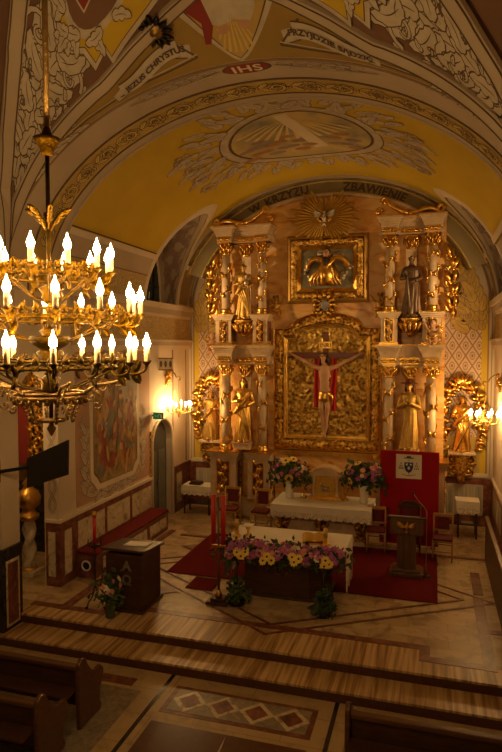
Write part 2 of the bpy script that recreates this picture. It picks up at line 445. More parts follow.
# ================================================================ THE SETTING
def arch_fn(b, off=0.0, R=3.7):
    def fn(u, v, h=0):          # u = metres along the curve from the crown, v = y, h = towards the room
        t = u / R
        return Vector((XC + (A - off - h) * math.sin(t), v, ZS + (b - off - h) * math.cos(t)))
    return fn
HALF = PI / 2 * 3.7
# --- floors and steps
fl = struct(MB().box(-9.7, 8.8, -.5, XR + .1, 16.9, 0).build('floor', M['tiles'], fix=True))
nf = struct(MB().box(-9.7, -3.2, -.6, 4.6, 8.27, NF).build('floor', M['navetiles']))
st = MB(); st.box(-7.0, 8.28, -.5, XR + .1, 8.80, -.16)
stp = struct(st.build('trim_1', M['travertine']))
r1 = struct(MB().box(-7.0, 8.775, -.159, XR + .1, 8.797, -.03).build('trim_2', M['darkred']))
r2 = struct(MB().box(-7.0, 8.245, -.5, XR + .1, 8.281, -.19).build('trim_3', M['darkred']))
nose = MB(); nose.box(-7.0, 8.765, -.03, XR + .1, 8.9, .0065); nose.box(-7.0, 8.24, -.19, XR + .1, 8.36, -.156)
struct(nose.build('trim_4', M['travertine']))
def flat(polys, mat, name, z, parent, th=.004):
    b = MB()
    for i, p in enumerate(polys): b.prism(p, 'z', z, z + th + .0006 * i)
    return b.build(name, mat, parent)
def lineseg(a, b, w):
    a = Vector(a); b = Vector(b); d = (b - a).normalized(); n = Vector((-d.y, d.x)) * w / 2; e = d * w / 2
    return [tuple(a - e + n), tuple(a - e - n), tuple(b + e - n), tuple(b + e + n)]
# travertine border of the chancel floor
BND = [(-6.9, 9.2), (-5.55, 9.2), (-5.55, 9.55), (-.05, 9.55), (-.05, 9.2), (.88, 9.2)]
flat([[(-7.0, 8.8), (XR, 8.8), (XR, 9.2), (-.05, 9.2), (-.05, 9.55), (-5.55, 9.55), (-5.55, 9.2), (-7.0, 9.2)]], M['travertine'], 'border_strip', 0, fl)
b = [lineseg(BND[i], BND[i + 1], .16) for i in range(5)] + [lineseg((.88, 9.2), (.88, 11.7), .18), lineseg((.88, 10.4), (1.5, 10.4), .15),
     lineseg((.9, 12.0), (.9, 13.0), .18), lineseg((.2, 13.95), (1.5, 13.95), .12),
     lineseg((-6.3, 9.2), (-6.3, 11.5), .18), lineseg((-6.3, 12.2), (-6.3, 13.9), .16), lineseg((-5.9, 13.7), (-4.7, 13.7), .14)]
flat(b, M['redmarble'], 'inlay_band', .0045, fl)
V = [(-2.56, 9.26), (1.15, 11.6), (-2.56, 13.94), (-6.3, 11.6)]; Vi = [(-2.56, 9.62), (.6, 11.6), (-2.56, 13.58), (-5.72, 11.6)]
flat([lineseg(V[i], V[(i + 1) % 4], .055) for i in range(4)] + [lineseg(Vi[i], Vi[(i + 1) % 4], .05) for i in range(4)], M['redmarble'], 'inlay_line', .009, fl)
flat([[(-4.9, 10.2), (-4.6, 10.42), (-4.9, 10.64), (-5.2, 10.42)], [(-5.1, 12.6), (-5.6, 12.9), (-5.1, 13.2), (-4.6, 12.9)]], M['redmarble'], 'inlay_lozenge', .013, fl)
# nave floor panels
cxm = -2.48
def rect(x0, y0, x1, y1): return [(x0, y0), (x1, y0), (x1, y1), (x0, y1)]
flat([rect(-3.75, -2, -3.69, 8.24), rect(-1.24, -2, -1.18, 8.24)], M['blackmarble'], 'inlay_line', NF, nf)
flat([rect(-6.3, 7.78, -4.2, 7.98), rect(-.8, 7.78, 1.2, 7.98)], M['redmarble'], 'inlay_band', NF, nf)
flat([rect(-6.6, 5.0, -4.0, 7.7), rect(-1.0, 5.0, 1.2, 7.7)], M['greymarble'], 'grey_panel', NF, nf)
flat([rect(-3.55, 7.33, -1.43, 7.99)], M['redmarble'], 'panel_border', NF, nf)
flat([rect(-3.47, 7.40, -1.51, 7.92)], M['greymarble'], 'panel_field', NF + .004, nf)
dia = []; dif = []
for i in range(4):
    c = -3.215 + i * .49
    dia.append([(c - .255, 7.66), (c, 7.40), (c + .255, 7.66), (c, 7.92)]); dif.append([(c - .165, 7.66), (c, 7.49), (c + .165, 7.66), (c, 7.83)])
flat(dia, M['palemarble'], 'lozenge_frame', NF + .008, nf); flat(dif, M['redmarble'], 'lozenge', NF + .012, nf)
flat([rect(-3.55, 5.05, -1.43, 7.12)], M['darkred'], 'dark_panel', NF, nf)
star = []
for k in range(8):
    a = PI / 2 + k * PI / 4; r = 1.0 if k % 2 == 0 else .55
    star.append([(cxm, 6.08), (cxm + .2 * math.cos(a - .39), 6.08 + .2 * math.sin(a - .39)), (cxm + r * math.cos(a), 6.08 + r * math.sin(a))])
flat(star, M['palemarble'], 'star_point', NF + .004, nf)

# --- chancel walls
def wall_poly(y0, y1, z1, notches):
    p = [(y0, 0)]
    for (a, b, zs) in notches:
        r = (b - a) / 2; c = (a + b) / 2
        p += [(a, 0), (a, zs)] + [(c - r * math.cos(PI * i / 14), zs + r * math.sin(PI * i / 14)) for i in range(1, 14)] + [(b, zs), (b, 0)]
    return p + [(y1, 0), (y1, z1), (y0, z1)]
wl = struct(MB().prism(wall_poly(8.83, YB, 5.86, [(8.84, 9.99, 3.72), (14.08, 15.3, 2.14)]), 'x', XL - .32, XL).build('wall_left', M['wallwhite']))
wr = struct(MB().box(XR, 8.4, -.4, XR + .3, YB, 5.86).build('wall_right', M['wallwhite']))
bp = [(XL - .3, 0), (XR + .3, 0), (XR + .3, ZS)] + [(XC + (A + .3) * math.sin(PI / 2 - PI * i / 40), ZS + (BV + .25) * math.cos(PI / 2 - PI * i / 40)) for i in range(1, 40)] + [(XL - .3, ZS)]
wb = struct(MB().prism(bp, 'y', YB, YB + .2).build('wall_back', M['plaster']))
# piers of the chancel arch
p1 = struct(MB().box(-8.6, 8.36, -.4, XL + .01, 8.80, 5.9).build('wall_left', M['plaster']))
p2 = struct(MB().box(XL - .26, 9.98, 0, XL + .02, 10.46, 5.9).build('wall_left', M['wallwhite']))
p3 = struct(MB().box(XR - .02, 8.36, -.4, XR + 1.4, 8.87, 5.9).build('wall_right', M['plaster']))
# nave shell
struct(MB().box(-8.9, -3.2, -.5, -8.6, 8.87, 9.9).build('wall_left', M['plaster']))
struct(MB().box(XR + 1.4, -3.2, -.5, XR + 1.7, 8.87, 9.9).build('wall_right', M['plaster']))
struct(MB().box(-8.9, -3.4, -.5, XR + 1.7, -3.2, 10.2).build('wall_front', M['plaster']))
struct(MB().box(-8.9, -3.4, 10.1, XR + 1.7, 8.6, 10.3).build('ceiling', M['plaster']))
# side chapel seen through the arched opening
struct(MB().box(-9.9, 8.4, -.2, -9.7, 13.2, 5.2).build('wall_left', M['plaster']))
struct(MB().box(-9.9, 12.9, -.2, XL - .32, 13.1, 5.2).build('wall_back', M['plaster']))
struct(MB().box(-9.9, 8.87, 5.0, XL - .32, 13.1, 5.2).build('ceiling', M['plaster']))
struct(MB().box(-9.9, 8.75, -.2, -8.6, 8.87, 5.2).build('wall_front', M['plaster']))

# --- vault over the chancel, cut by a lunette on each side
LY, LW, LZ0, LH = 14.7, .95, 5.86, 2.3
def zl(y):
    q = (y - LY) / LW
    return LZ0 + LH * math.sqrt(max(0, 1 - q * q)) if abs(q) < 1 else 0
def tlim(y):
    z = zl(y)
    return math.acos(min(1, (z - ZS) / BV)) if z > LZ0 - 1 else PI / 2
ys = [9.98 + i * .3 for i in range(12)] + [LY - LW + LW * (1 - math.cos(PI * i / 28)) for i in range(29)] + [15.9, 16.25, YB]
ys = sorted(set(round(y, 4) for y in ys))
vm = MB(); NT = 48; vs = []; fs = []
for y in ys:
    t = tlim(y)
    for j in range(NT + 1):
        th = lerp(-t, t, j / NT); vs.append((XC + A * math.sin(th), y, ZS + BV * math.cos(th)))
for i in range(len(ys) - 1):
    for j in range(NT): o = i * (NT + 1) + j; fs.append((o, o + 1, o + NT + 2, o + NT + 1))
vault = struct(vm.add(vs, fs, True).build('ceiling', M['yellow'], fix=False))
for sg in (-1, 1):                              # lunette webs, end walls and rims
    lw = MB(); v = []; f = []; yy = [LY - LW * math.cos(PI * i / 28) for i in range(29)]
    for y in yy:
        t = tlim(y); z = zl(y)
        v += [(XC + sg * A * math.sin(t), y, z), (XC + sg * (A + .55), y, z)]
    for i in range(28): f.append((2 * i, 2 * i + 1, 2 * i + 3, 2 * i + 2))
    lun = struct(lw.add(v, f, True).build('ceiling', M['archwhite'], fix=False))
    e = MB().prism([(y, zl(y)) for y in yy], 'x', XC + sg * (A + .45), XC + sg * (A + .5))
    struct(e.build('wall_left' if sg < 0 else 'wall_right', M['plaster']))
    win = struct(MB().prism([(LY + .74 * q, LZ0 + .02 + 1.7 * math.sqrt(max(0, 1 - q * q))) for q in [math.cos(PI * i / 20) for i in range(21)]], 'x', XC + sg * (A + .40), XC + sg * (A + .45)).build('window_1' if sg < 0 else 'window_2', M['darkglass']))
    g = MB()
    for k in (-.36, 0, .36): g.box(XC + sg * (A + .38) - .012, LY + k - .014, LZ0 + .02, XC + sg * (A + .38) + .012, LY + k + .014, LZ0 + 1.7 * math.sqrt(1 - (k / .74) ** 2))
    for k in (.5, 1.05): g.box(XC + sg * (A + .38) - .012, LY - .7 * math.sqrt(1 - (k / 1.75) ** 2), LZ0 + k - .014, XC + sg * (A + .38) + .012, LY + .7 * math.sqrt(1 - (k / 1.75) ** 2), LZ0 + k + .014)
    g.build('glazing_bar', M['iron'], win)
    MB().box(XC + sg * (A + .385) - .006, LY - .70, LZ0 + .06, XC + sg * (A + .385) + .006, LY - .56, LZ0 + .22).build('lit_pane', M['teal'], win)
    struct(MB().box(min(XC + sg * (A - .1), XC + sg * (A + .5)), LY - LW, LZ0 - .06, max(XC + sg * (A - .1), XC + sg * (A + .5)), LY + LW, LZ0).build('trim_20', M['bronze']))
    rim = MB(); v = []
    for i in range(57):
        a = -PI / 2 + PI * i / 56; q = math.sin(a)
        for w, hh in ((1.0, .03), (1.14, .03), (1.16, .0)):
            y = LY + LW * w * q; z = LZ0 + LH * (1 + (w - 1) * .55) * math.cos(a)
            t = math.acos(max(-1, min(1, (z - ZS) / BV))) if z < ZS + BV else 0
            v.append((XC + sg * (A - hh) * math.sin(t), y, ZS + (BV - hh) * math.cos(t)))
    f = []
    for i in range(56):
        for k in range(2): f.append((3 * i + k, 3 * i + k + 1, 3 * i + 4 + k, 3 * i + 3 + k))
    struct(rim.add(v, f, True).build('trim_21', M['wallwhite'], fix=False))
    # painted scroll on the inner web of the lunette
    o = Orn(.012)
    def lfn(u, v, h, sg=sg):      # u metres up the web from the sill, v metres out from the wall side
        a = PI / 2 * min(max(u / 2.75, .01), .99); y = LY + (LW - h) * math.cos(a); z = LZ0 + (LH - h) * math.sin(a)
        t = math.acos(max(-1, min(1, (z - ZS) / BV))); x0 = A * math.sin(t)
        return Vector((XC + sg * lerp(A + .36, x0, min(max(v / 1.0, .01), .99)), y, z))
    for k in range(7):
        uu = .25 + k * .33; q = .48 + .10 * (-1) ** k
        o.leaf((uu, q), PI / 2 + .5, .42, .2, .9); o.leaf((uu, q), -PI / 2 - .4, .40, .2, -.9); o.leaf((uu, q), .3 * (-1) ** k, .46, .2, .8 * (-1) ** k)
        if k < 5: o.curl((uu + .1, .45 + .2 * (-1) ** k), .17, PI / 2, 1.1 * (-1) ** k, .05)
    o.put('painted_scroll', lfn, M['leafp'], lun, M['lineb'])
    painted('painted_line', stroke_poly([(.05 + i * .11, .12) for i in range(24)], .02) + stroke_poly([(.05 + i * .11, .88) for i in range(24)], .02), lfn, M['lineb'], lun, .004, 0)
# --- ring bands (trim) on vault surfaces
_tn = [30]
def ring(b, y0, y1, off, mat, u0=-HALF, u1=HALF, n=56, thick=True, parent=None):
    fn = arch_fn(b, off); mb = MB()
    mb.sheet(lambda u, v: fn(u, v), n, 1, u0, u1, y0, y1)
    if thick:
        f0 = arch_fn(b, 0)
        for y in (y0, y1): mb.sheet(lambda u, v, y=y: fn(u, y) * (1 - v) + f0(u, y) * v, n, 1, u0, u1, 0, 1, smooth=True)
    _tn[0] += 1
    o = mb.build('trim_%d' % _tn[0], mat, parent, fix=False)
    if not parent: struct(o)
    return o
# back band of the vault and its borders
bb = ring(BV, 15.62, YB, .02, M['olive'])
ring(BV, 15.56, 15.66, .05, M['archwhite']); ring(BV, 16.42, 16.5, .04, M['archwhite'])
for sg in (-1, 1):
    for u0 in (1.4, 2.55, 3.7):
        o = Orn(.012); f0 = arch_fn(BV, .02)
        o.rinceau(1.0, .62, u0 * sg if sg > 0 else u0 * sg - 1.0, 0, .5)
        o.put('painted_scroll', lambda u, v, h: f0(u, 16.05 + v, h), M['leafy'], bb, M['lineb'])
# front arch: lower than the chancel vault
fa = MB(); fa.sheet(arch_fn(BF), 64, 1, -HALF, HALF, YF, 9.98)
fb0, fb1 = arch_fn(BF), arch_fn(BV)
fa.sheet(lambda u, v: fb0(u, 9.98) * (1 - v) + fb1(u, 9.98) * v + Vector((0, .004, 0)), 64, 1, -HALF, HALF, 0, 1)
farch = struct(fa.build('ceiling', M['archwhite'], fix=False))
gb = ring(BF, 9.2, 9.68, .012, M['goldground'])
ring(BF, 9.16, 9.19, .018, M['line']); ring(BF, 9.69, 9.72, .018, M['line']); ring(BF, YF + .02, YF + .07, .015, M['lineb']); ring(BF, 9.93, 9.985, .02, M['archwhite'])
o = Orn(.014); o.rinceau(9.6, .42, -4.8, 0, .48); f0 = arch_fn(BF, .012)
o.put('painted_scroll', lambda u, v, h: f0(u, 9.44 + v, h), M['leafy'], gb, M['line'])
# monogram over the arch crown and its leaf tails
f1 = arch_fn(BF, 0)
ov = [(.30 * math.cos(2 * PI * i / 28), .15 * math.sin(2 * PI * i / 28)) for i in range(28)]
fo = lambda u, v, h: f1(u, 8.72 - v, h)
painted('painted_medallion', [[(x * 1.12, y * 1.15) for x, y in ov]], fo, M['line'], farch, .004, 2)
painted('painted_medallion', [ov], fo, M['redpaint'], farch, .009, 2)
text_on('painted_lettering', 'IHS', .27, lambda u, v, h: f1(u, 8.72 - (v - .095), h), M['cream'], farch, .014, 1.1, .006)
for sg in (-1, 1):
    o = Orn(.010)
    for k in range(6):
        x = sg * (.42 + k * .19); a = 0 if sg > 0 else PI
        o.leaf((x, 0), a + sg * .5, .26 - k * .012, .11, sg * -.7); o.leaf((x, 0), a - sg * .5, .26 - k * .012, .11, sg * .7)
    o.stroke([(sg * .36, 0), (sg * 1.75, 0)], .03, .01)
    o.put('painted_scroll', fo, M['leafl'], farch, M['lineb'])
# --- friezes and cornices along the chancel walls
def zu(z): return math.acos((z - ZS) / BV) * 3.7
for sg in (-1, 1):
    for (y0, y1) in ((10.0, 13.72), (15.68, 16.55)):
        for z0, z1, off, mt in ((6.50, 6.88, .012, 'archwhite'), (6.88, 7.00, .07, 'wallwhite'), (7.01, 7.035, .02, 'line'), (6.47, 6.50, .02, 'lineb'), (5.92, 6.47, .010, 'friezegold'), (5.86, 5.92, .05, 'wallwhite')):
            a, b_ = sorted((sg * zu(z0), sg * zu(z1))); ring(BV, y0, y1, off, M[mt], a, b_, 4)
    X = XC + sg * A
    def sl(y0, y1, z0, z1, d, mt, nm='trim_12'):
        x0, x1 = sorted((X, X - sg * d)); return struct(MB().box(x0, y0, z0, x1, y1, z1).build(nm, M[mt]))
    y0 = 10.47 if sg < 0 else 8.9
    for z0, z1, d, mt in ((5.50, 5.58, .06, 'wallwhite'), (5.58, 5.72, .11, 'archwhite'), (5.72, 5.86, .16, 'wallwhite'), (4.90, 5.50, .012, 'friezegold'), (4.64, 4.74, .05, 'wallwhite'), (4.74, 4.84, .09, 'archwhite'), (4.84, 4.90, .12, 'wallwhite')):
        sl(y0, YB, z0, z1, d, mt)
# left wall: dado, rail, rose field, mural
X = XL
struct(MB().box(X, 10.47, 0, X + .02, 14.06, 1.26).build('baseboard_left', M['redmarble']))
struct(MB().box(X, 15.32, 0, X + .02, YB, 1.26).build('baseboard_left', M['redmarble']))
struct(MB().box(X, 10.47, 1.26, X + .05, 14.06, 1.34).build('trim_5', M['wallwhite'], bevel=.01))
struct(MB().box(X, 15.32, 1.26, X + .05, YB, 1.32).build('trim_5', M['redmarble']))
pan = MB()
for y0 in (10.62, 11.78, 12.94): pan.box(X + .02, y0, .56, X + .028, y0 + 1.04, 1.12)
pan.box(X + .02, 15.6, .25, X + .028, 15.95, 1.1)
struct(pan.build('trim_6', M['palemarble']))
struct(MB().box(X, 10.60, 1.40, X + .006, 13.95, 4.60).build('trim_7', M['rose']))
struct(MB().box(X, 15.36, 1.36, X + .008, 15.44, 4.62).build('trim_7', M['lineb'])); struct(MB().box(X, 16.3, 1.36, X + .008, 16.36, 4.62).build('trim_7', M['lineb']))
def mural_outline(g):
    y0, y1, z0 = 11.24 - g, 13.18 + g, 1.74 - g; c = .26
    p = [(y0 + c, z0), (y1 - c, z0), (y1 - c * .55, z0 + c * .55), (y1, z0 + c)]
    p += [(y1, 4.05)] + [((y0 + y1) / 2 + (y1 - y0) / 2 * .62 * math.cos(a), 4.05 + (.42 + g) * math.sin(a)) for a in [PI * i / 12 for i in range(13)]] + [(y0, 4.05), (y0, z0 + c), (y0 + c * .55, z0 + c * .55)]
    return p
wfn = lambda u, v, h: Vector((X + .006 + h, u, v))
mur = tag(MB().prism(mural_outline(.14), 'x', X + .006, X + .035).build('mural', M['wallwhite']), 'large painted mural of robed figures in a white moulded frame on the chancel wall', 'mural')
MB().prism(mural_outline(.02), 'x', X + .034, X + .04).build('frame_line', M['bronze'], mur)
MB().prism(mural_outline(0), 'x', X + .038, X + .043).build('painted_ground', noise_mat('mural_ground', [(.14, .10, .04), (.26, .18, .07), (.36, .26, .11)], 2.5, .7, 0, 5, 1.5), mur)
mfn = lambda u, v, h: Vector((X + .043 + h, u, v))
def blob(cx, cz, rx, rz, k=14, s=1, tilt=0):
    r = random.Random(s); out = []
    for i in range(k):
        a = 2 * PI * i / k; q = 1 + r.uniform(-.16, .16); x, z = rx * q * math.cos(a), rz * q * math.sin(a)
        out.append((cx + x * math.cos(tilt) - z * math.sin(tilt), cz + x * math.sin(tilt) + z * math.cos(tilt)))
    return out
msc = MB(); mm_ = []
def mp(polys, colr, h, nm='painted_figures'):
    colr = tuple(c * k for c, k in zip(colr, (1.0, .86, .70)))
    mm_.append(noise_mat('mural_' + str(len(bpy.data.materials)), [tuple(c * .7 for c in colr), colr, tuple(min(1, c * 1.25) for c in colr)], 7, .7))
    for i, p in enumerate(polys): msc.add([mfn(u, v, h + .00005 * i) for u, v in p], [tuple(range(len(p)))], False, len(mm_) - 1)
mp([blob(12.75, 3.8, .45, .45, s=3), blob(12.3, 4.25, .4, .2, s=4)], (.34, .33, .28), .001, 'painted_sky')
mp([[(12.02, 2.6), (12.14, 2.6), (12.14, 4.4), (12.02, 4.4)], [(11.75, 3.95), (12.5, 4.05), (12.5, 4.15), (11.75, 4.05)]], (.17, .09, .04), .002, 'painted_cross')
mp([blob(11.65, 2.55, .22, .6, s=5, tilt=.1), blob(12.85, 2.9, .18, .6, s=6), blob(12.0, 2.15, .3, .2, s=7)], (.27, .07, .05), .003)
mp([blob(11.9, 2.95, .16, .42, s=8, tilt=-.2), blob(12.4, 3.0, .15, .5, s=9, tilt=.15)], (.13, .16, .15), .004)
mp([blob(12.55, 2.4, .22, .5, s=10, tilt=-.2), blob(11.45, 3.2, .13, .5, s=11), blob(12.9, 2.15, .2, .25, s=12)], (.42, .25, .06), .005)
mp([blob(11.75, 3.4, .12, .45, s=13), blob(12.3, 2.6, .12, .3, s=14, tilt=.4)], (.52, .40, .27), .006)
mp([blob(y, z, .075, .095, s=int(y * 100)) for y, z in ((11.66, 3.25), (11.92, 3.45), (12.38, 3.58), (12.85, 3.6), (12.55, 2.98), (11.46, 3.78), (12.1, 2.55), (12.65, 3.35), (11.75, 3.92))], (.50, .30, .18), .007)
mp([blob(y, z + .06, .08, .05, s=int(y * 90)) for y, z in ((11.66, 3.28), (12.38, 3.6), (12.55, 3.0), (11.46, 3.8), (12.65, 3.38))], (.12, .06, .03), .008)
rr = random.Random(77)
for hgt, colr in ((.009, (.33, .20, .10)), (.010, (.16, .10, .06)), (.011, (.45, .34, .20)), (.012, (.30, .09, .06)), (.013, (.17, .20, .18)), (.014, (.42, .28, .10))):
    mp([blob(rr.uniform(11.4, 13.05), rr.uniform(1.95, 3.5), rr.uniform(.03, .09), rr.uniform(.08, .28), 10, rr.randrange(999), rr.uniform(-.6, .6)) for _ in range(13)], colr, hgt)
msc.build('painted_scene', mm_, mur, fix=False)
o = Orn(.012)
for y, sg in ((10.95, 1), (13.5, -1)):
    for k in range(9):
        z = 1.6 + k * .16; o.leaf((y, z), PI / 2 + .5 * (-1) ** k, .34, .16, .7 * (-1) ** k); o.leaf((y + .06 * sg, z), PI / 2 - .9 * (-1) ** k, .26, .12, -.8 * (-1) ** k)
    o.curl((y - .02 * sg, 3.05), .16, PI / 2, sg * 1.1, .04)
for k in range(7):
    y = 11.25 + k * .3; o.leaf((y, 1.5), .4 * (-1) ** k, .36, .14, .7 * (-1) ** k); o.leaf((y, 1.5), PI - .4 * (-1) ** k, .3, .12, .6)
o.spray((12.2, 1.46), PI / 2, .26, .14, 5, 2.4)
for sg in (-1, 1): o.curl((12.2 + sg * .5, 4.52), .1, PI / 2, sg * 1.2, .04); o.leaf((12.2 + sg * .1, 4.5), PI / 2 - sg * 1.4, .4, .12, sg * .4)
o.put('painted_scroll', wfn, M['leafl'], mur, M['lineb'])
# pier faces: marble dado, braid panel
struct(MB().box(XL - .28, 9.96, 0, XL + .05, 10.48, 1.26).build('baseboard_left', M['redmarble']))
struct(MB().box(XL - .29, 9.94, 1.26, XL + .06, 10.49, 1.33).build('trim_5', M['wallwhite'], bevel=.01))
pan = MB().box(XL - .22, 9.952, .2, XL - .06, 9.96, 1.08); pan.box(XL + .05, 10.1, .2, XL + .058, 10.34, 1.08)
struct(pan.build('trim_6', M['palemarble']))
o = Orn(.008); pf = lambda u, v, h: Vector((XL - .13 + u, 9.978 - h, v))
for ph in (0, PI): o.stroke([(.075 * math.sin(z * 9 + ph), 1.45 + z) for z in [i * .06 for i in range(40)]], .035)
o.put('painted_braid', pf, M['leafl'], p2, M['lineb'], .002)
struct(MB().box(-8.6, 8.32, NF, XL + .05, 8.82, 1.20).build('baseboard_left', M['blackmarble']))
struct(MB().box(-8.6, 8.31, 1.20, XL + .06, 8.83, 1.27).build('trim_5', M['blackmarble'], bevel=.01))
pn = MB().box(XL + .05, 8.40, -.1, XL + .056, 8.74, 1.05); pn.box(-7.5, 8.314, -.1, XL - .06, 8.32, 1.05)
pn = struct(pn.build('trim_6', M['palemarble']))
pq = MB().box(XL + .056, 8.44, -.05, XL + .060, 8.70, 1.0); pq.box(-7.46, 8.31, -.05, XL - .10, 8.314, 1.0)
pq.build('inner_panel', M['redmarble'], pn)
struct(MB().box(XR - .05, 8.32, NF, XR + 1.4, 8.92, 1.25).build('baseboard_right', M['blackmarble']))
# door recess
dr = struct(MB().prism([(14.08, 0), (15.3, 0), (15.3, 2.14)] + [(14.69 + .61 * math.cos(PI * i / 12), 2.14 + .61 * math.sin(PI * i / 12)) for i in range(1, 13)], 'x', XL - .20, XL - .16).build('door_1', M['doorgrey']))
dp = MB()
for y0 in (14.2, 14.76): dp.box(XL - .16, y0, .15, XL - .145, y0 + .42, 1.9)
dp.build('door_panel', noise_mat('door_panel_grey', [(.09, .088, .075), (.13, .125, .10)], 4, .5), dr)
MB().cb((XL - .145, 14.71, 1.0), (.03, .03, .16)).build('door_handle', M['bronze'], dr)
am = MB().tube([(XL + .01, 14.05, 0), (XL + .01, 14.05, 2.14)] + [(XL + .01, 14.69 - .645 * math.cos(PI * i / 14), 2.14 + .645 * math.sin(PI * i / 14)) for i in range(1, 14)] + [(XL + .01, 15.33, 2.14), (XL + .01, 15.33, 0)], .05, 6)
struct(am.build('trim_8', M['wallwhite']))
gs = MB()
for z in [1.35 + i * .16 for i in range(8)]: gs.cb((XL + .03, 14.0, z), (.03, .10, .11))
struct(gs.build('trim_9', M['goldpaint']))
# right wall dado
struct(MB().box(XR - .02, 8.92, 0, XR, YB, 1.26).build('baseboard_right', M['redmarble']))
struct(MB().box(XR - .05, 8.92, 1.26, XR, YB, 1.34).build('trim_5', M['wallwhite']))
pan = MB()
for y0 in (10, 11.4, 12.8, 14.2, 15.2): pan.box(XR - .028, y0, .5, XR - .02, y0 + .9, 1.1)
struct(pan.build('trim_6', M['palemarble']))
# back wall fields beside the altarpiece
for sg in (-1, 1):
    def bx(d0, d1, z0, z1, mt, dep=.006, nm='trim_10'):
        x0, x1 = sorted((XC + sg * d0, XC + sg * d1)); return struct(MB().box(x0, YB - dep, z0, x1, YB, z1).build(nm, M[mt]))
    bx(2.3, 3.92, 2.35, 6.1, 'diaper'); bx(3.92, 4.06, 1.40, 6.0, 'yellow', .008); bx(4.06, 4.10, 1.36, 6.2, 'lineb', .01); bx(4.16, 4.18, 1.36, 6.2, 'lineb', .01)
    bx(2.3, 3.92, 1.40, 2.35, 'goldground', .008); bx(2.3, 4.12, 1.30, 1.40, 'wallwhite', .05)
    bx(2.3, 4.22, 0, 1.26, 'redmarble', .02, 'baseboard_back'); bx(2.9, 3.98, .32, 1.06, 'stripemarble', .03); 
    fr = MB(); x0, x1 = sorted((XC + sg * 2.86, XC + sg * 4.02))
    for q in ((x0, .28, x1, .32), (x0, 1.06, x1, 1.10)): fr.box(q[0], YB - .034, q[1], q[2], YB, q[3])
    for q in (x0, x1 - .04): fr.box(q, YB - .034, .28, q + .04, YB, 1.10)
    struct(fr.build('trim_11', M['archwhite']))
    o = Orn(.016); bf = lambda u, v, h, sg=sg: Vector((XC + sg * u, YB - .01 - h, v))
    for k in range(9):
        z = 5.15 + k * .24; d = 3.95 - max(0, k - 2) * .10
        o.leaf((d - .15, z), 1.9, .62, .32, .7); o.leaf((d - .35, z - .05), 2.6, .6, .3, -.7); o.leaf((d - .05, z), 1.3, .42, .22, .5)
    o.curl((3.35, 6.2), .26, 0, 1.2, .07); o.curl((3.55, 5.5), .22, PI, -1.2, .06)
    o.rinceau(1.3, .8, 2.5, 1.87, .6)
    o.put('painted_scroll', bf, noise_mat('paint_leaf_ochre', [(.42, .27, .05), (.52, .36, .09)], 5, .75), wb, M['lineb'])
    pl = [[(4.16 * math.sin(t0) * .985, ZS + BV * math.cos(t0) * .985), (4.16 * math.sin(t0), ZS + BV * math.cos(t0)), (4.16 * math.sin(t1), ZS + BV * math.cos(t1)), (4.16 * math.sin(t1) * .985, ZS + BV * math.cos(t1) * .985)] for t0, t1 in [(i * PI / 80 , (i + 1) * PI / 80) for i in range(40)]]
    painted('painted_line', pl, bf, M['lineb'], wb, .002, 0)
# inscription arch standing in front of the end wall, round the head of the altarpiece
YI = 15.96
def EP(t, k, y): return Vector((XC + A * k * math.sin(t), y, ZS + BV * k * math.cos(t)))
ib = MB()
ib.sheet(lambda u, v: EP(lerp(-1.25, 1.25, u), lerp(.885, .999, v), YI), 60, 1)
ib.sheet(lambda u, v: EP(lerp(-1.25, 1.25, u), .885, lerp(YI, YB, v)), 60, 1)
ia = struct(ib.build('trim_15', M['olive'], fix=False))
em = MB()
for k in (.893, .985): em.tube([EP(lerp(-1.25, 1.25, i / 60), k, YI - .004) for i in range(61)], .018, 6)
struct(em.build('trim_16', M['leafy']))
def txf(off):
    def fn(u, v, h):
        t = (u + off) / 3.75
        return Vector((XC + (A * .912 + v) * math.sin(t), YI - h, ZS + (BV * .912 + v) * math.cos(t)))
    return fn
for s_, c in (('W', -1.98), ('KRZYŻU', -1.08), ('ZBAWIENIE', 1.18)):
    text_on('painted_lettering', s_, .30, txf(c), M['line'], ia, .006, 1.05, .010)
# --- painted medallion on the vault
vf = arch_fn(BV, 0)
def mo(t, g=0): return ((1.30 + g) * math.cos(t), 12.5 + (1.30 + g) * math.sin(t) * (1.0 if math.sin(t) > 0 else 1.0))
N = 40
def ringp(g0, g1): return [[mo(2 * PI * i / N, g0), mo(2 * PI * i / N, g1), mo(2 * PI * (i + 1) / N, g1), mo(2 * PI * (i + 1) / N, g0)] for i in range(N)]
o = Orn(.014)
for i in range(34):
    t = 2 * PI * i / 34; p = mo(t, .24); a = math.atan2(p[1] - 12.55, p[0])
    o.leaf(p, a + .9 * (-1) ** i, .54, .28, -1.1 * (-1) ** i); o.leaf(mo(t + .09, .42), a - .6 * (-1) ** i, .50, .24, .9 * (-1) ** i)
    if abs(math.cos(t)) > .4: o.leaf(mo(t, .66), a + .4 * (-1) ** i, .44, .22, -.8 * (-1) ** i)
for sg in (-1, 1):
    for k in range(4): o.curl((sg * (2.15 + .05 * k), 11.7 + k * .62), .2, PI / 2, sg * 1.2, .06)
    for k in range(3): o.leaf((sg * 2.1, 11.9 + k * .6), PI / 2 - sg * 1.57 + .2, .5, .26, .6 * sg)
o.spray((0, 11.0), -PI / 2, .5, .22, 5, 2.6)
o.put('painted_scroll', vf, M['leafl'], vault, M['lineb'], .004)
painted('painted_frame', ringp(.06, .22), vf, M['leafl'], vault, .012, 0); painted('painted_line', ringp(.22, .245), vf, M['line'], vault, .014, 0); painted('painted_line', ringp(.0, .05), vf, M['line'], vault, .014, 0)
painted('painted_scene', [[mo(2 * PI * i / N, 0) for i in range(N)]], vf, noise_mat('sky_scene', [(.20, .21, .19), (.42, .34, .17), (.60, .46, .18)], 1.1, .75, 0, 5, .8), vault, .013, 3)
rays = []
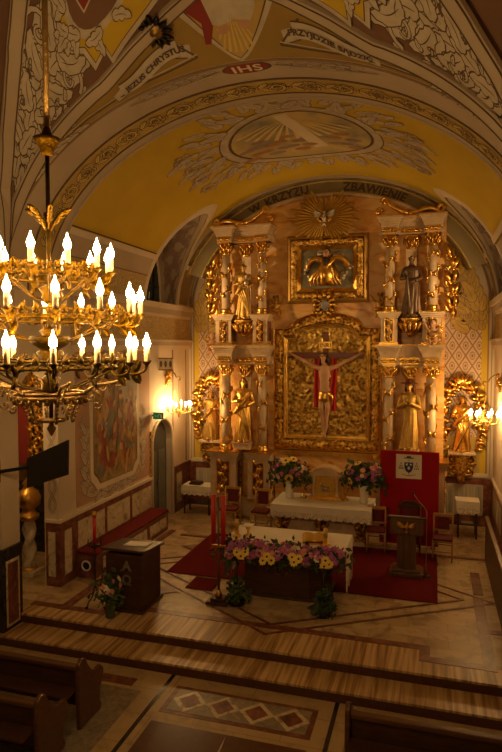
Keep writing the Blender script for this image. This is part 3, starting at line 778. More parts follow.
for i in range(13):
    a = -2.7 + i * .185; rays.append([(-.05, 11.5), (-.05 - 1.3 * math.cos(a) * .9 + .02, 11.5 - 1.15 * math.sin(a)), (-.05 - 1.3 * math.cos(a + .06) * .9, 11.5 - 1.15 * math.sin(a + .06))])
painted('painted_rays', rays, vf, noise_mat('ray_gold', [(.62, .48, .18), (.72, .58, .26)], 3, .75), vault, .017, 1)
painted('painted_beam', [[(-.25, 11.3), (-.02, 11.25), (.42, 13.2), (.16, 13.3)]], vf, M['cream'], vault, .020, 2)
cl = []
for i in range(26):
    x = -1.1 + (i % 13) * .17; y = 12.75 + .35 * math.sin(i * 2.1) + (.25 if i > 12 else 0)
    if abs(x - .3) > .16: cl.append(blob(x, y, .16, .10, 9, i + 40))
painted('painted_clouds', cl[::2], vf, M['leafp'], vault, .018, 1); painted('painted_clouds', cl[1::2], vf, noise_mat('cloud_red', [(.34, .17, .08), (.42, .24, .12)], 6, .7), vault, .021, 1)

# --- nave vault: tympanum web, two ribs per pier, panels between them
def interp(tab, d):
    for (a, b), (c, e) in zip(tab, tab[1:]):
        if a <= d <= c: return lerp(b, e, (d - a) / (c - a))
    return tab[-1][1]
T1 = [(0, 9.55), (.85, 9.17), (1.4, 8.87), (1.75, 8.64), (2.25, 8.32), (2.6, 8.12), (3, 7.88), (3.45, 7.45), (3.8, 6.95), (4.24, 5.72)]
T2 = [(0, 9.92), (1.5, 9.52), (2.34, 9.0), (2.73, 8.68), (3.0, 8.38), (3.4, 7.9), (3.85, 7.2), (4.24, 5.72)]
def zarch(d): return ZS + BF * math.sqrt(max(0, 1 - (d / A) ** 2))
def rib1(d, sg): return Vector((XC + sg * d, YF - .25 * (A - d), max(interp(T1, d), zarch(d) + .02)))
def rib2(d, sg): return Vector((XC + sg * d, YF - 1.0 * (A - d), interp(T2, d)))
DS = [A * (1 - (i / 40)) for i in range(41)]
def dgrid(v): return A * (1 - v)
wa = MB()
for sg in (-1, 1):
    wa.sheet(lambda u, v, sg=sg: Vector((XC + sg * dgrid(u), YF, zarch(dgrid(u)))) * (1 - v) + rib1(dgrid(u), sg) * v, 40, 6)
wa = struct(wa.build('ceiling', M['ochre'], fix=False))
def tfn(x, y, h):        # x across from the axis, y metres up from the arch
    sg = 1 if x >= 0 else -1; d = min(abs(x), A); a = Vector((XC + sg * d, YF, zarch(d))); b = rib1(d, sg); w = (b - a)
    n = Vector((0, -w.z, w.y)).normalized(); n = n if n.y < 0 else -n
    return a + w * (y / max(w.length, .05)) + n * h
for sg in (-1, 1):
    pm = MB()
    def pf_(u, v, sg=sg): return rib1(dgrid(u), sg) * (1 - v) + rib2(dgrid(u), sg) * v
    pm.sheet(pf_, 40, 8); pan_ = struct(pm.build('ceiling', M['brownweb'], fix=False))
    smc = MB(); smc.sheet(lambda u, v, sg=sg: Vector((lerp(rib2(dgrid(u), sg).x, XC + sg * (A + 1.7), v), rib2(dgrid(u), sg).y, rib2(dgrid(u), sg).z)), 40, 6)
    smc.sheet(lambda u, v, sg=sg: Vector((lerp(rib2(dgrid(u), sg).x, XC + sg * (A + 1.7), v), 2 * (YF - A) - rib2(dgrid(u), sg).y, rib2(dgrid(u), sg).z)), 40, 6)
    smc.sheet(lambda u, v, sg=sg: Vector((XC + sg * dgrid(u), lerp(2 * (YF - A) - rib2(dgrid(u), sg).y, -3.2, v), rib2(dgrid(u), sg).z)), 40, 6)
    struct(smc.build('ceiling', M['brownweb'], fix=False))
    for rf, w, nm in ((rib1, .17, 'trim_13'), (rib2, .17, 'trim_14')):
        rm = MB()
        def rp(u, v, rf=rf, sg=sg, w=w):
            d = dgrid(u * .985); p = rf(d, sg); q = rf(max(d - .05, 0), sg); t = (q - p).normalized()
            o1 = (rib2(d, sg) - rib1(d, sg)); o1 = (o1 - t * o1.dot(t)); o1 = o1.normalized() if o1.length > 1e-4 else Vector((0, -1, 0))
            nn = t.cross(o1).normalized(); nn = nn if nn.z < 0 else -nn
            k = [(-1, .0), (-1, .06), (-.75, .08), (.75, .08), (1, .06), (1, .0)][int(round(v * 5))]
            return p + o1 * (k[0] * w * .62) + nn * k[1]
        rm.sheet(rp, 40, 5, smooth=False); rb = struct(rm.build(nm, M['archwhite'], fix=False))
        lm = MB()
        for s_ in (-.80, .80):
            lm.tube([(rp(i / 40, .4) + rp(i / 40, .6)) / 2 + (rp(i / 40, .6) - rp(i / 40, .4)) * (s_ / 1.5) + Vector((0, 0, -.004)) for i in range(41)], .010, 4)
        lm.build('painted_line', M['line'], rb)
    # painted foliage on the panel between the ribs
    def wid(t): return (rib2(dgrid(t), sg) - rib1(dgrid(t), sg)).length
    def pfn(u, v, h, sg=sg):     # u metres from the pier, v metres off the middle line
        t = min(max(u / 5.6, .0), 1); a = rib1(dgrid(t), sg); b = rib2(dgrid(t), sg); w = b - a
        q = min(max(.5 + v / max(w.length, .05), .02), .98); n = w.cross(rib1(dgrid(min(t + .02, 1)), sg) - a).normalized(); n = n if n.z < 0 else -n
        return a + w * q + n * h
    o = Orn(.016)
    for k in range(15):
        u = .7 + k * .155; ww = wid(u / 5.6) * .5
        for s_ in ((-1, 1) if k % 2 else (1, -1)):
            o.leaf((u, s_ * ww * .10), s_ * (.95 + .25 * (k % 2)), min(.60, ww * .98), .16 + ww * .22, -s_ * 1.1, 4)
        if k > 4 and k % 3 == 0:
            for s_ in (-1, 1): o.curl((u, s_ * ww * .50), min(.26, ww * .34), PI * .5 * s_, -s_ * 1.1, .06)
        if k % 2: o.leaf((u - .1, 0), .2 * (-1) ** (k // 2), .46, .20 + ww * .16, .3 * (-1) ** k, 3)
    o.spray((2.62, 0), 0, .55, .26, 7, 2.6, .9)
    # stepped yellow cartouche with a shield and cross
    cart = [(2.95, -.18), (3.12, -.34), (3.14, -.62), (3.42, -.62), (3.42, -.82), (4.6, -.95), (4.6, .95), (3.42, .82), (3.42, .62), (3.14, .62), (3.12, .34), (2.95, .18)]
    cen = (3.9, 0); grow = lambda g: [(cen[0] + (x - cen[0]) * g, y * g) for x, y in cart]
    painted('painted_cartouche', [grow(1.13)], pfn, M['line'], pan_, .026, 3); painted('painted_cartouche', [grow(1.11)], pfn, M['leafl'], pan_, .029, 3)
    painted('painted_cartouche', [grow(1.02)], pfn, M['line'], pan_, .032, 3); painted('painted_cartouche', [grow(1.0)], pfn, M['yellow'], pan_, .035, 3)
    sh = [(3.9 + .72 * math.cos(2 * PI * i / 26), .46 * math.sin(2 * PI * i / 26)) for i in range(26)]
    painted('painted_shield', [[(3.9 + (x - 3.9) * 1.16, y * 1.2) for x, y in sh]], pfn, M['leafl'], pan_, .038, 3); painted('painted_shield', [sh], pfn, M['brownweb'], pan_, .041, 3)
    crs = lambda g: [[(3.42 - g, -.075 - g), (4.35 + g, -.075 - g), (4.35 + g, .075 + g), (3.42 - g, .075 + g)], [(3.95 - g, -.27 - g), (4.10 + g, -.27 - g), (4.10 + g, .27 + g), (3.95 - g, .27 + g)]]
    painted('painted_cross', crs(.025), pfn, M['leafl'], pan_, .044, 2); painted('painted_cross', crs(0), pfn, M['redpaint'], pan_, .047, 2)
    o2 = Orn(.012)
    for k in range(9):
        t = PI * (.55 + .9 * k / 8); p = (3.9 + .80 * math.cos(t), .52 * math.sin(t)); o2.leaf(p, t + 1.2 * (-1) ** k, .38, .2, -.9)
    o2.spray((3.0, 0), PI, .34, .2, 5, 2.2)
    o2.put('painted_scroll', pfn, M['leafl'], pan_, M['line'], .042)
    o.put('painted_scroll', pfn, M['leafl'], pan_, M['line'], .005)
    # tympanum: triangular panel outline, ribbon banner, dark corner foliage
    def tl(path, w, mt, h): painted('painted_line', stroke_poly(path, w), tfn, M[mt], wa, h, 0)
    inner = [(sg * .62, .20), (sg * 1.0, .14), (sg * 1.5, .12), (sg * 2.0, .11), (sg * 2.5, .10), (sg * 2.9, .09)]
    tl(inner, .03, 'line', .004); tl([(x, y + .045) for x, y in inner], .02, 'leafl', .005)
    tl([(sg * .62, .20), (sg * .80, .42), (sg * .95, .62)], .03, 'line', .004)
    bnd = [(.84 + i * .082, .40 - .011 * i + .06 * math.sin(i * .42 + .6)) for i in range(13)]
    bs = [(sg * x, y) for x, y in bnd]
    painted('painted_ribbon', stroke_poly(bs, .285), tfn, M['line'], wa, .006, 2); painted('painted_ribbon', stroke_poly(bs, .255), tfn, M['leafl'], wa, .016, 2)
    tails = [[(sg * .70, .22), (sg * .67, .42), (sg * .90, .50), (sg * .92, .30)], [(sg * 1.72, .12), (sg * 1.74, .32), (sg * 1.98, .20), (sg * 1.98, .04), (sg * 1.86, .07)]]
    painted('painted_ribbon', [[(x + sg * .01, y - .02) for x, y in p] for p in tails], tfn, M['line'], wa, .003, 2); painted('painted_ribbon', tails, tfn, M['leafl'], wa, .0045, 2)
    words = 'JEZUS CHRYSTUS' if sg < 0 else 'PRZYJDZIE SĄDZIĆ'
    def bfn(u, v, h, sg=sg):
        x = (1.33 if sg > 0 else 1.25) + sg * u; i = (x - .84) / .082
        return tfn(sg * x, .40 - .011 * i + .06 * math.sin(i * .42 + .6) - .058 + v, h)
    text_on('painted_lettering', words, .132, bfn, M['line'], wa, .032, 1.0, .006)
    o3 = Orn(.012)
    for k in range(11):
        x = 2.75 + k * .1; o3.leaf((sg * x, .10 if k % 2 else .2), (PI if sg > 0 else 0) + sg * -.5 * (-1) ** k, .34, .15, .7)
    o3.put('painted_scroll', tfn, M['leafl'], wa, M['line'], .004)
# painted Christ in a pointed oval over the arch
def both(g):
    r = [((.70 + g) * (i / 16) ** .72, .06 - g * .5 + (1.12 + g * .5) * i / 16) for i in range(17)]
    return r + [(-x, y) for x, y in r[:0:-1]]
painted('painted_mandorla', [both(.13)], tfn, M['leafl'], wa, .012, 2); painted('painted_mandorla', [both(.03)], tfn, M['line'], wa, .015, 2)
painted('painted_mandorla', [both(0)], tfn, M['goldground'], wa, .018, 2)
rl = lambda a: min(.70, .26 / max(.05, abs(math.cos(a)) - .12 * math.sin(a) * 0 + .02)) * (.55 + .45 * abs(math.sin(a)))
rays = [[(.0, .85), (rl(a) * math.cos(a), .85 + rl(a) * math.sin(a)), (rl(a) * math.cos(a + .06), .85 + rl(a) * math.sin(a + .06))] for a in [-2.3 + i * .13 for i in range(12)]]
painted('painted_rays', rays, tfn, M['leafy'], wa, .021, 1)
painted('painted_cloak', [[(-.62, 1.18), (-.30, 1.2), (-.24, .62), (-.36, .34), (-.44, .36), (-.40, .66), (-.56, .88)], [(.42, 1.2), (.56, 1.2), (.5, .95), (.4, 1.0)]], tfn, M['redpaint'], wa, .024, 2)
painted('painted_robe', [[(-.34, 1.2), (.42, 1.2), (.40, .78), (.28, .58), (.05, .62), (-.12, .54), (-.26, .60)]], tfn, M['leafl'], wa, .027, 2)
painted('painted_feet', [[(-.20, .56), (-.06, .58), (-.04, .48), (-.14, .43), (-.22, .48)], [(.10, .60), (.24, .60), (.28, .50), (.18, .46), (.10, .50)]], tfn, M['skin'], wa, .030, 1)
# dark openwork rosette on the left tympanum
# ================================================================ FIGURES
def hand_mesh(mb, p, d, nrm, s=1.0, curl=.5):
    """palm, four fingers of different lengths and a thumb"""
    d = Vector(d).normalized(); n = Vector(nrm); n = (n - d * n.dot(d)).normalized(); b = d.cross(n); p = Vector(p)
    mb.tube([p, p + d * .045 * s, p + d * .085 * s], [.026 * s, .036 * s, .034 * s], 8, flat=.55)
    for k, l in enumerate((.062, .075, .070, .054)):
        q = p + d * .082 * s + b * ((k - 1.5) * .019 * s); dd = d
        pts = [q]
        for j in range(3):
            dd = (dd + n * curl * .45).normalized(); pts.append(pts[-1] + dd * l * s / 3)
        mb.tube(pts, [.0095 * s, .009 * s, .008 * s, .0065 * s], 6)
    q = p + d * .03 * s - b * .030 * s; td = (d * .6 - b * .8 + n * .25).normalized()
    mb.tube([q, q + td * .03 * s, q + (td + d * .7).normalized() * .058 * s], [.013 * s, .011 * s, .008 * s], 6)

def head_parts(mb, c, s=1.0, yaw=0, beard=False, pitch=0):
    R = Matrix.Rotation(yaw, 3, 'Z') @ Matrix.Rotation(pitch, 3, 'X'); c = Vector(c)
    q = lambda x, y, z: c + R @ Vector((x * s, y * s, z * s))
    mb.ell(q(0, .008, .02), (.074 * s, .092 * s, .105 * s), 16, 12, M3=R)
    mb.ell(q(0, -.025, -.055), (.055 * s, .058 * s, .062 * s), 12, 8, M3=R)
    mb.tube([q(0, -.085, .030), q(0, -.108, -.012), q(0, -.090, -.022)], [.009 * s, .015 * s, .010 * s], 6)
    for k in (-1, 1):
        mb.ell(q(k * .032, -.080, .030), (.017 * s, .010 * s, .009 * s), 8, 6, M3=R)
        mb.ell(q(k * .032, -.078, .050), (.024 * s, .012 * s, .007 * s), 8, 6, M3=R)
        mb.ell(q(k * .076, .005, .005), (.010 * s, .022 * s, .030 * s), 8, 6, M3=R)
    mb.ell(q(0, -.083, -.048), (.024 * s, .009 * s, .006 * s), 8, 6, M3=R); mb.ell(q(0, -.081, -.060), (.019 * s, .009 * s, .006 * s), 8, 6, M3=R)
    if beard: mb.tube([q(0, -.062, -.07), q(0, -.066, -.12), q(0, -.05, -.17)], [.05 * s, .042 * s, .012 * s], 8)
    return q

def saint(name, label, loc, rz, ht, group, mats, arms, head='hair', drape=True, prop=None, beard=False, yaw=0, turn=0, seed=1, flare=1.0, wide=1.0):
    """robed standing figure facing -y; arms = two lists of (shoulder, elbow, wrist) given for a height of 1.7"""
    k = ht / 1.70; rnd = random.Random(seed); ph = rnd.uniform(0, 6)
    t = thing(name, label, 'statue', loc, rz, group)
    mb = MB()
    fold = lambda a, z: 1 + max(0, (1.0 - z / (1.35 * k))) * .10 * math.sin(9 * a + ph + 1.2 * math.sin(z * 5 / k)) + .02 * math.sin(17 * a)
    prof = [(.255 * flare, 0), (.245 * flare, .12), (.215, .40), (.185, .70), (.175, .90), (.165, 1.02), (.185, 1.18), (.20, 1.30), (.175, 1.38), (.09, 1.44), (.055, 1.48), (.052, 1.54)]
    sway = lambda z: .035 * math.sin(z / k * 2.0 + turn)
    v0 = len(mb.v)
    mb.lathe([(r * k * wide, z * k) for r, z in prof], 36, sx=1, sy=.72, fold=fold)
    for i in range(v0, len(mb.v)):
        x, y, z = mb.v[i]; mb.v[i] = (x + sway(z), y, z)
    sx = sway(1.38 * k)
    for sgn in (-1, 1): mb.ell((sgn * .165 * k + sx, .0, 1.36 * k), (.075 * k, .075 * k, .07 * k), 10, 8)
    if drape:
        pts = [(.20, -.10, 1.34), (.06, -.17, 1.14), (-.10, -.18, .95), (-.22, -.08, .78)]
        mb.tube([(x * k + sx, y * k, z * k) for x, y, z in pts], [.06 * k, .065 * k, .07 * k, .06 * k], 8)
        for j in range(4):
            pts = [(-.20 + j * .06, -.10 - .02 * j, .86 + j * .07), (-.02 + .05 * j, -.175, .62), (.14 + .02 * j, -.16, .30 - .02 * j), (.18, -.15, .08)]
            mb.tube([(x * k + sx * .5, y * k, z * k) for x, y, z in spline(pts, 3)], .026 * k, 6)
    for n_ in range(2):                     # feet tips below the hem
        mb.ell(((n_ - .5) * .16 * k, -.19 * k, .03 * k), (.042 * k, .09 * k, .032 * k), 8, 6)
    hands = MB()
    for ai, arm in enumerate(arms):
        P = [Vector(p) * k + Vector((sx, 0, 0)) for p in arm]
        mb.tube([P[0], lerp(P[0], P[1], .5), P[1], lerp(P[1], P[2], .6), P[2]], [.072 * k, .068 * k, .066 * k, .062 * k, .064 * k], 10)
        d = (P[2] - P[1]).normalized()
        hand_mesh(hands, P[2] - d * .01, d, (0, .4, .5) if abs(d.z) < .8 else (1 if P[2].x < 0 else -1, 0, 0), k * 1.05, .55)
    hc = Vector((sx, -.015 * k, 1.60 * k))
    q = head_parts(mb, hc, k * 1.02, yaw, beard, .08)
    body = remesh(mb, .013 * k, 2)
    bm = bmesh.new(); bm.from_mesh(body); tmp = hands.mesh('h', M['gold']); bm.from_mesh(tmp); bm.to_mesh(body); bm.free()
    obj_from(body, 'body', mats[0], t)
    def hair(mb2):
        R = Matrix.Rotation(yaw, 3, 'Z')
        mb2.ell(q(0, .022, .040), (.086 * k, .094 * k, .098 * k), 14, 10, M3=R)
        for j in range(7):
            a = PI * (.05 + .9 * j / 6); x, y = math.cos(a) * .082, .02 + math.sin(a) * .075
            mb2.tube([q(x, y, .05), q(x * 1.12, y * 1.05, -.05), q(x * 1.25, y * .95, -.15)], [.030 * k, .032 * k, .016 * k], 6)
        return mb2
    if head == 'hair': hair(MB()).build('hair', mats[1], t)
    elif head == 'hat':
        hb = MB().lathe([(.21 * k, 0), (.225 * k, .015 * k), (.10 * k, .035 * k), (.095 * k, .085 * k), (.06 * k, .125 * k), (.01 * k, .13 * k)], 20, c=tuple(q(0, .0, .075)))
        hb.build('hat', mats[1], t); hair(MB()).build('hair', mats[1], t)
    elif head == 'tonsure':
        MB().tube([q(.082 * math.cos(a), .015 + .088 * math.sin(a), .055) for a in [2 * PI * i / 16 for i in range(16)]], .024 * k, 6, True).build('hair', mats[1], t)
    elif head == 'mitre':
        hair(MB()).build('hair', mats[1], t)
        m2 = MB().lathe([(.088 * k, 0), (.095 * k, .06 * k), (.075 * k, .14 * k), (.012 * k, .24 * k)], 14, c=tuple(q(0, .02, .08)), sy=.6); m2.build('mitre', mats[0], t)
    elif head == 'crown':
        hair(MB()).build('hair', mats[1], t)
        cr = MB().lathe([(.085 * k, 0), (.092 * k, .05 * k), (.088 * k, .052 * k), (.082 * k, .002)], 16, c=tuple(q(0, .02, .085)))
        for j in range(7): cr.tube([q(.09 * math.cos(j * .9), .02 + .09 * math.sin(j * .9), .13), q(.10 * math.cos(j * .9), .02 + .1 * math.sin(j * .9), .19)], [.016 * k, .004 * k], 5)
        cr.build('crown', mats[0], t)
    if prop: prop(t, k, sx)
    return t

def cherub(label, loc, rz, group, ht=.62, mat=None, flip=1, pitch=0):
    """winged child figure, legs dangling"""
    k = ht / .62; t = thing('cherub', label, 'cherub figure', loc, rz, group)
    mb = MB()
    mb.tube([(0, .02, .18), (0, 0, .26), (0, -.01, .34), (0, 0, .40)], [.075 * k, .085 * k, .078 * k, .04 * k], 12)
    for s in (-1, 1):
        mb.tube([(s * .04, 0, .18), (s * .075, -.08, .10 + .03 * s * flip), (s * .06, -.04, .0 + .02 * s)], [.048 * k, .042 * k, .026 * k], 10)
        mb.ell((s * .06, -.07, -.01 + .02 * s), (.022, .045, .018), 8, 6)
        up = .12 if s * flip > 0 else -.02
        mb.tube([(s * .07, 0, .36), (s * .14, -.05, .33 + up * .5), (s * .17, -.12, .38 + up)], [.036 * k, .032 * k, .022 * k], 8)
    head_parts(mb, (0, -.01, .47), .82 * k, .2 * flip, False, .1)
    body = remesh(mb, .010, 2); hb = MB()
    for s in (-1, 1):
        up = .12 if s * flip > 0 else -.02
        hand_mesh(hb, (s * .172, -.125, .385 + up), (s * .4, -.5, .6), (0, .5, .5), .55)
    bm = bmesh.new(); bm.from_mesh(body); bm.from_mesh(hb.mesh('h', M['gold'])); bm.to_mesh(body); bm.free()
    obj_from(body, 'body', mat or M['skin'], t)
    hr = MB()
    for j in range(14):
        a = j * 2.4; z = .50 + .04 * (j / 14) * 1.6; hr.ell((.055 * math.cos(a), .015 + .06 * abs(math.sin(a)) * (1 if j % 4 else -.3), z + .02), .028, 8, 6)
    hr.build('hair', M['bronze'], t)
    w = MB()
    for s in (-1, 1):
        for j in range(6):
            w.ball_leaf((s * .03, .07, .34), (s * math.cos(.9 - j * .32), .25, math.sin(.9 - j * .32)), (0, -1, 0), .24 - .018 * j, .07, .2)
    w.build('wing', M['gold'], t)
    s_ = MB().tube(spline([(-.10, -.04, .20), (0, -.10, .17), (.10, -.03, .22), (.15, .05, .12)], 4), [.03] * 13, 8); s_.build('sash', M['gold'], t)
    return t

# carved acanthus: three-dimensional scroll pieces
def carve_scroll(mb, P, c, r, a0, turns, w, leaves=True):
    """P(u, v, h) -> point; a spiral stem with leaves"""
    pts = spiral2(c, r, r * .18, a0, turns, 16)
    mb.tube([P(x, y, w * .5) for x, y in pts], [lerp(w, w * .5, i / 16) * .6 for i in range(17)], 6)
    mb.ell(P(c[0], c[1], w * .5), w * .8, 8, 6)
    if leaves:
        for i in range(1, 13, 3):
            x, y = pts[i]; dx, dy = x - c[0], y - c[1]; L = math.hypot(dx, dy) or 1
            tx, ty = pts[i + 1][0] - x, pts[i + 1][1] - y; T = math.hypot(tx, ty) or 1
            a = Vector(P(x, y, w * .3)); b = Vector(P(x + (dx / L * .8 + tx / T * .6) * .1, y + (dy / L * .8 + ty / T * .6) * .1, w * .3)); n = Vector(P(x, y, .1)) - Vector(P(x, y, 0))
            mb.ball_leaf(a, b - a, n, r * .62, r * .42, .5)
def leaf3(mb, P, x, y, ang, l, w, h=.02):
    a = Vector(P(x, y, h)); b = Vector(P(x + .1 * math.cos(ang), y + .1 * math.sin(ang), h)); n = Vector(P(x, y, .1)) - Vector(P(x, y, 0))
    mb.ball_leaf(a, b - a, n, l, w, .45)
def carve_noise(p, s=1.0):
    q = Vector(p) * s
    w = Vector((noise.noise(q * .9 + Vector((7, 1, 3))), noise.noise(q * .9 + Vector((2, 9, 5))), 0)) * .6
    d = noise.voronoi(q + w)[0]
    return min(1, max(0, 1.15 - 1.5 * d[0])) * (.65 + .35 * math.sin(9 * d[1]))
# ================================================================ HIGH ALTAR
XA, YA = -2.72, 15.6
alt = thing('altarpiece', 'tall marbled altarpiece with white columns and gilded carving against the end wall', 'altarpiece', (XA, YA, 0))
# marbled body with arched head
bw = 3.02
bpoly = [(-bw, .55), (bw, .55), (bw, 7.9)] + [(bw * math.cos(a) * .93, 7.35 + 1.36 * math.sin(a)) for a in [.42 + (PI - .84) * i / 24 for i in range(25)]] + [(-bw, 7.9)]
MB().prism(bpoly, 'y', .34, .92).build('marble_body', M['orangemarble'], alt)
MB().box(-3.1, .1, 0, 3.1, .93, .55).build('base', M['altarwhite'], alt, bevel=.015)
arc = [(bw * math.cos(a) * .93, .32, 7.35 + 1.36 * math.sin(a)) for a in [.50 + (PI - 1.0) * i / 30 for i in range(31)]]
MB().tube(arc, .06, 8).build('arch_moulding', M['altarwhite'], alt)
MB().box(-1.35, .18, .55, 1.35, .36, 1.86).build('predella', M['orangemarble'], alt)
g = MB().box(-1.40, .12, 1.80, 1.40, .36, 1.92); g.box(-1.38, .14, 1.06, 1.38, .36, 1.12); g.build('predella_moulding', M['gold'], alt)
def vine_bm(z0, z1, r, ph=0):
    m = MB(); n = 40
    pts = [((r + .004) * math.cos(ph + i * .42), (r + .004) * math.sin(ph + i * .42), lerp(z0, z1, i / n)) for i in range(n + 1)]
    m.tube(pts, .016, 5)
    for i in range(1, n):
        a = ph + i * .42; p = Vector(pts[i]); nr = Vector((math.cos(a), math.sin(a), 0)); tg = Vector((-math.sin(a), math.cos(a), 0))
        m.ball_leaf(p, tg * .5 * (-1) ** i + Vector((0, 0, .8 * (-1) ** (i // 2))), nr, .14, .085, .4)
        if i % 3 == 0: m.ell(p + nr * .02, .022, 6, 5)
    return m
def capital_bm(z0, r, hgt, wd):
    m = MB(); m.lathe([(r, 0), (r * 1.12, .03), (r * .98, .06), (r * 1.02, hgt * .5), (wd * .62, hgt * .9)], 14, c=(0, 0, z0))
    for row, (zz, rr, l) in enumerate(((.05, r * 1.02, hgt * .5), (hgt * .36, r * 1.1, hgt * .5))):
        for i in range(8):
            a = 2 * PI * (i + .5 * row) / 8; nr = Vector((math.cos(a), math.sin(a), 0))
            m.ball_leaf(nr * rr + Vector((0, 0, z0 + zz)), nr * .42 + Vector((0, 0, 1)), nr, l, .075, .45)
    for i in range(4):
        a = PI / 4 + PI / 2 * i; c = Vector((math.cos(a) * wd * .66, math.sin(a) * wd * .66, z0 + hgt * .80)); m.ell(c, .05, 8, 6)
        m.tube([c + Vector((0, 0, .04)), c + Vector((math.cos(a) * .05, math.sin(a) * .05, 0)), c - Vector((0, 0, .045)), c - Vector((math.cos(a) * .03, math.sin(a) * .03, 0))], .018, 5)
    m.box(-wd * .62, -wd * .62, z0 + hgt * .90, wd * .62, wd * .62, z0 + hgt)
    return m
def column(x, z0, z1, r, ph):
    c = MB().lathe([(r * 1.02, z0 + .16), (r * 1.04, lerp(z0, z1, .35)), (r * .90, z1 - .32)], 20, c=(0, 0, 0)).build('column', M['altarwhite'], alt, loc=(x, 0, 0))
    MB().lathe([(r * 1.45, 0), (r * 1.45, .05), (r * 1.15, .08), (r * 1.3, .11), (r * 1.0, .16)], 18, c=(0, 0, z0)).build('column_base', M['gold'], c)
    capital_bm(z1 - .32, r * .92, .32, r * 2.0).build('capital', M['gold'], c)
    vine_bm(z0 + .25, z1 - .42, r, ph).build('gilded_vine', M['gold'], c)
def panel_orn(m, x, y, z, w, h):
    """gilded acanthus drop on a panel facing -y"""
    P = lambda u, v, hh: Vector((x + u, y - hh, z + v))
    for k in range(5):
        s = (-1) ** k; zz = h * (.40 - k * .2); carve_scroll(m, P, (s * w * .12, zz), w * .30, PI / 2, s * 1.1, .03, False)
        leaf3(m, P, -s * w * .1, zz + .02, PI / 2 + s * .6, h * .2, w * .4, .015); leaf3(m, P, s * w * .1, zz - .03, -PI / 2 - s * .5, h * .16, w * .3, .015)
def pedestal(x, w, z0, z1, y0=-.34, y1=.36, d=.06):
    p = MB().box(x - w / 2, y0, z0 + .06, x + w / 2, y1, z1 - .14).build('pedestal', M['altarwhite'], alt, bevel=.008)
    m = MB()
    for zz, g_ in ((z1 - .14, .03), (z1 - .09, .06), (z1 - .04, .09)): m.box(x - w / 2 - g_, y0 - g_, zz, x + w / 2 + g_, y1, zz + .05)
    m.build('pedestal_cornice', M['altarwhite'], p)
    MB().box(x - w / 2 - .10, y0 - .10, z1 - .005, x + w / 2 + .10, y1, z1 + .02).build('gilt_edge', M['gold'], p)
    g = MB(); g.box(x - w / 2 - .03, y0 - .03, z0, x + w / 2 + .03, y1, z0 + .06)
    g.build('gilt_edge', M['gold'], p)
    pw = w * .46; zc = (z0 + z1 - .08) / 2; ph = (z1 - z0) * .66
    q = MB().box(x - pw / 2, y0 - .012, zc - ph / 2, x + pw / 2, y0, zc + ph / 2); q.box(x + w / 2, -.20, zc - ph / 2, x + w / 2 + .012, .16, zc + ph / 2); q.build('sunk_panel', M['redmarble'], p)
    fr = MB()
    for a, b_, c_, d_ in ((-pw / 2 - .02, -ph / 2 - .02, pw / 2 + .02, -ph / 2), (-pw / 2 - .02, ph / 2, pw / 2 + .02, ph / 2 + .02), (-pw / 2 - .02, -ph / 2, -pw / 2, ph / 2), (pw / 2, -ph / 2, pw / 2 + .02, ph / 2)):
        fr.box(x + a, y0 - .02, zc + b_, x + c_, y0, zc + d_)
    panel_orn(fr, x, y0 - .012, zc, pw, ph)
    if w > .5:
        P = lambda u, v, hh: Vector((x + w / 2 + .012 + hh, -.02 + u, zc + v))
        for k in range(4): carve_scroll(fr, P, (.03 * (-1) ** k, ph * (.36 - k * .24)), .08, PI / 2, (-1) ** k * 1.1, .03, False)
    fr.build('gilded_ornament', M['gold'], p)
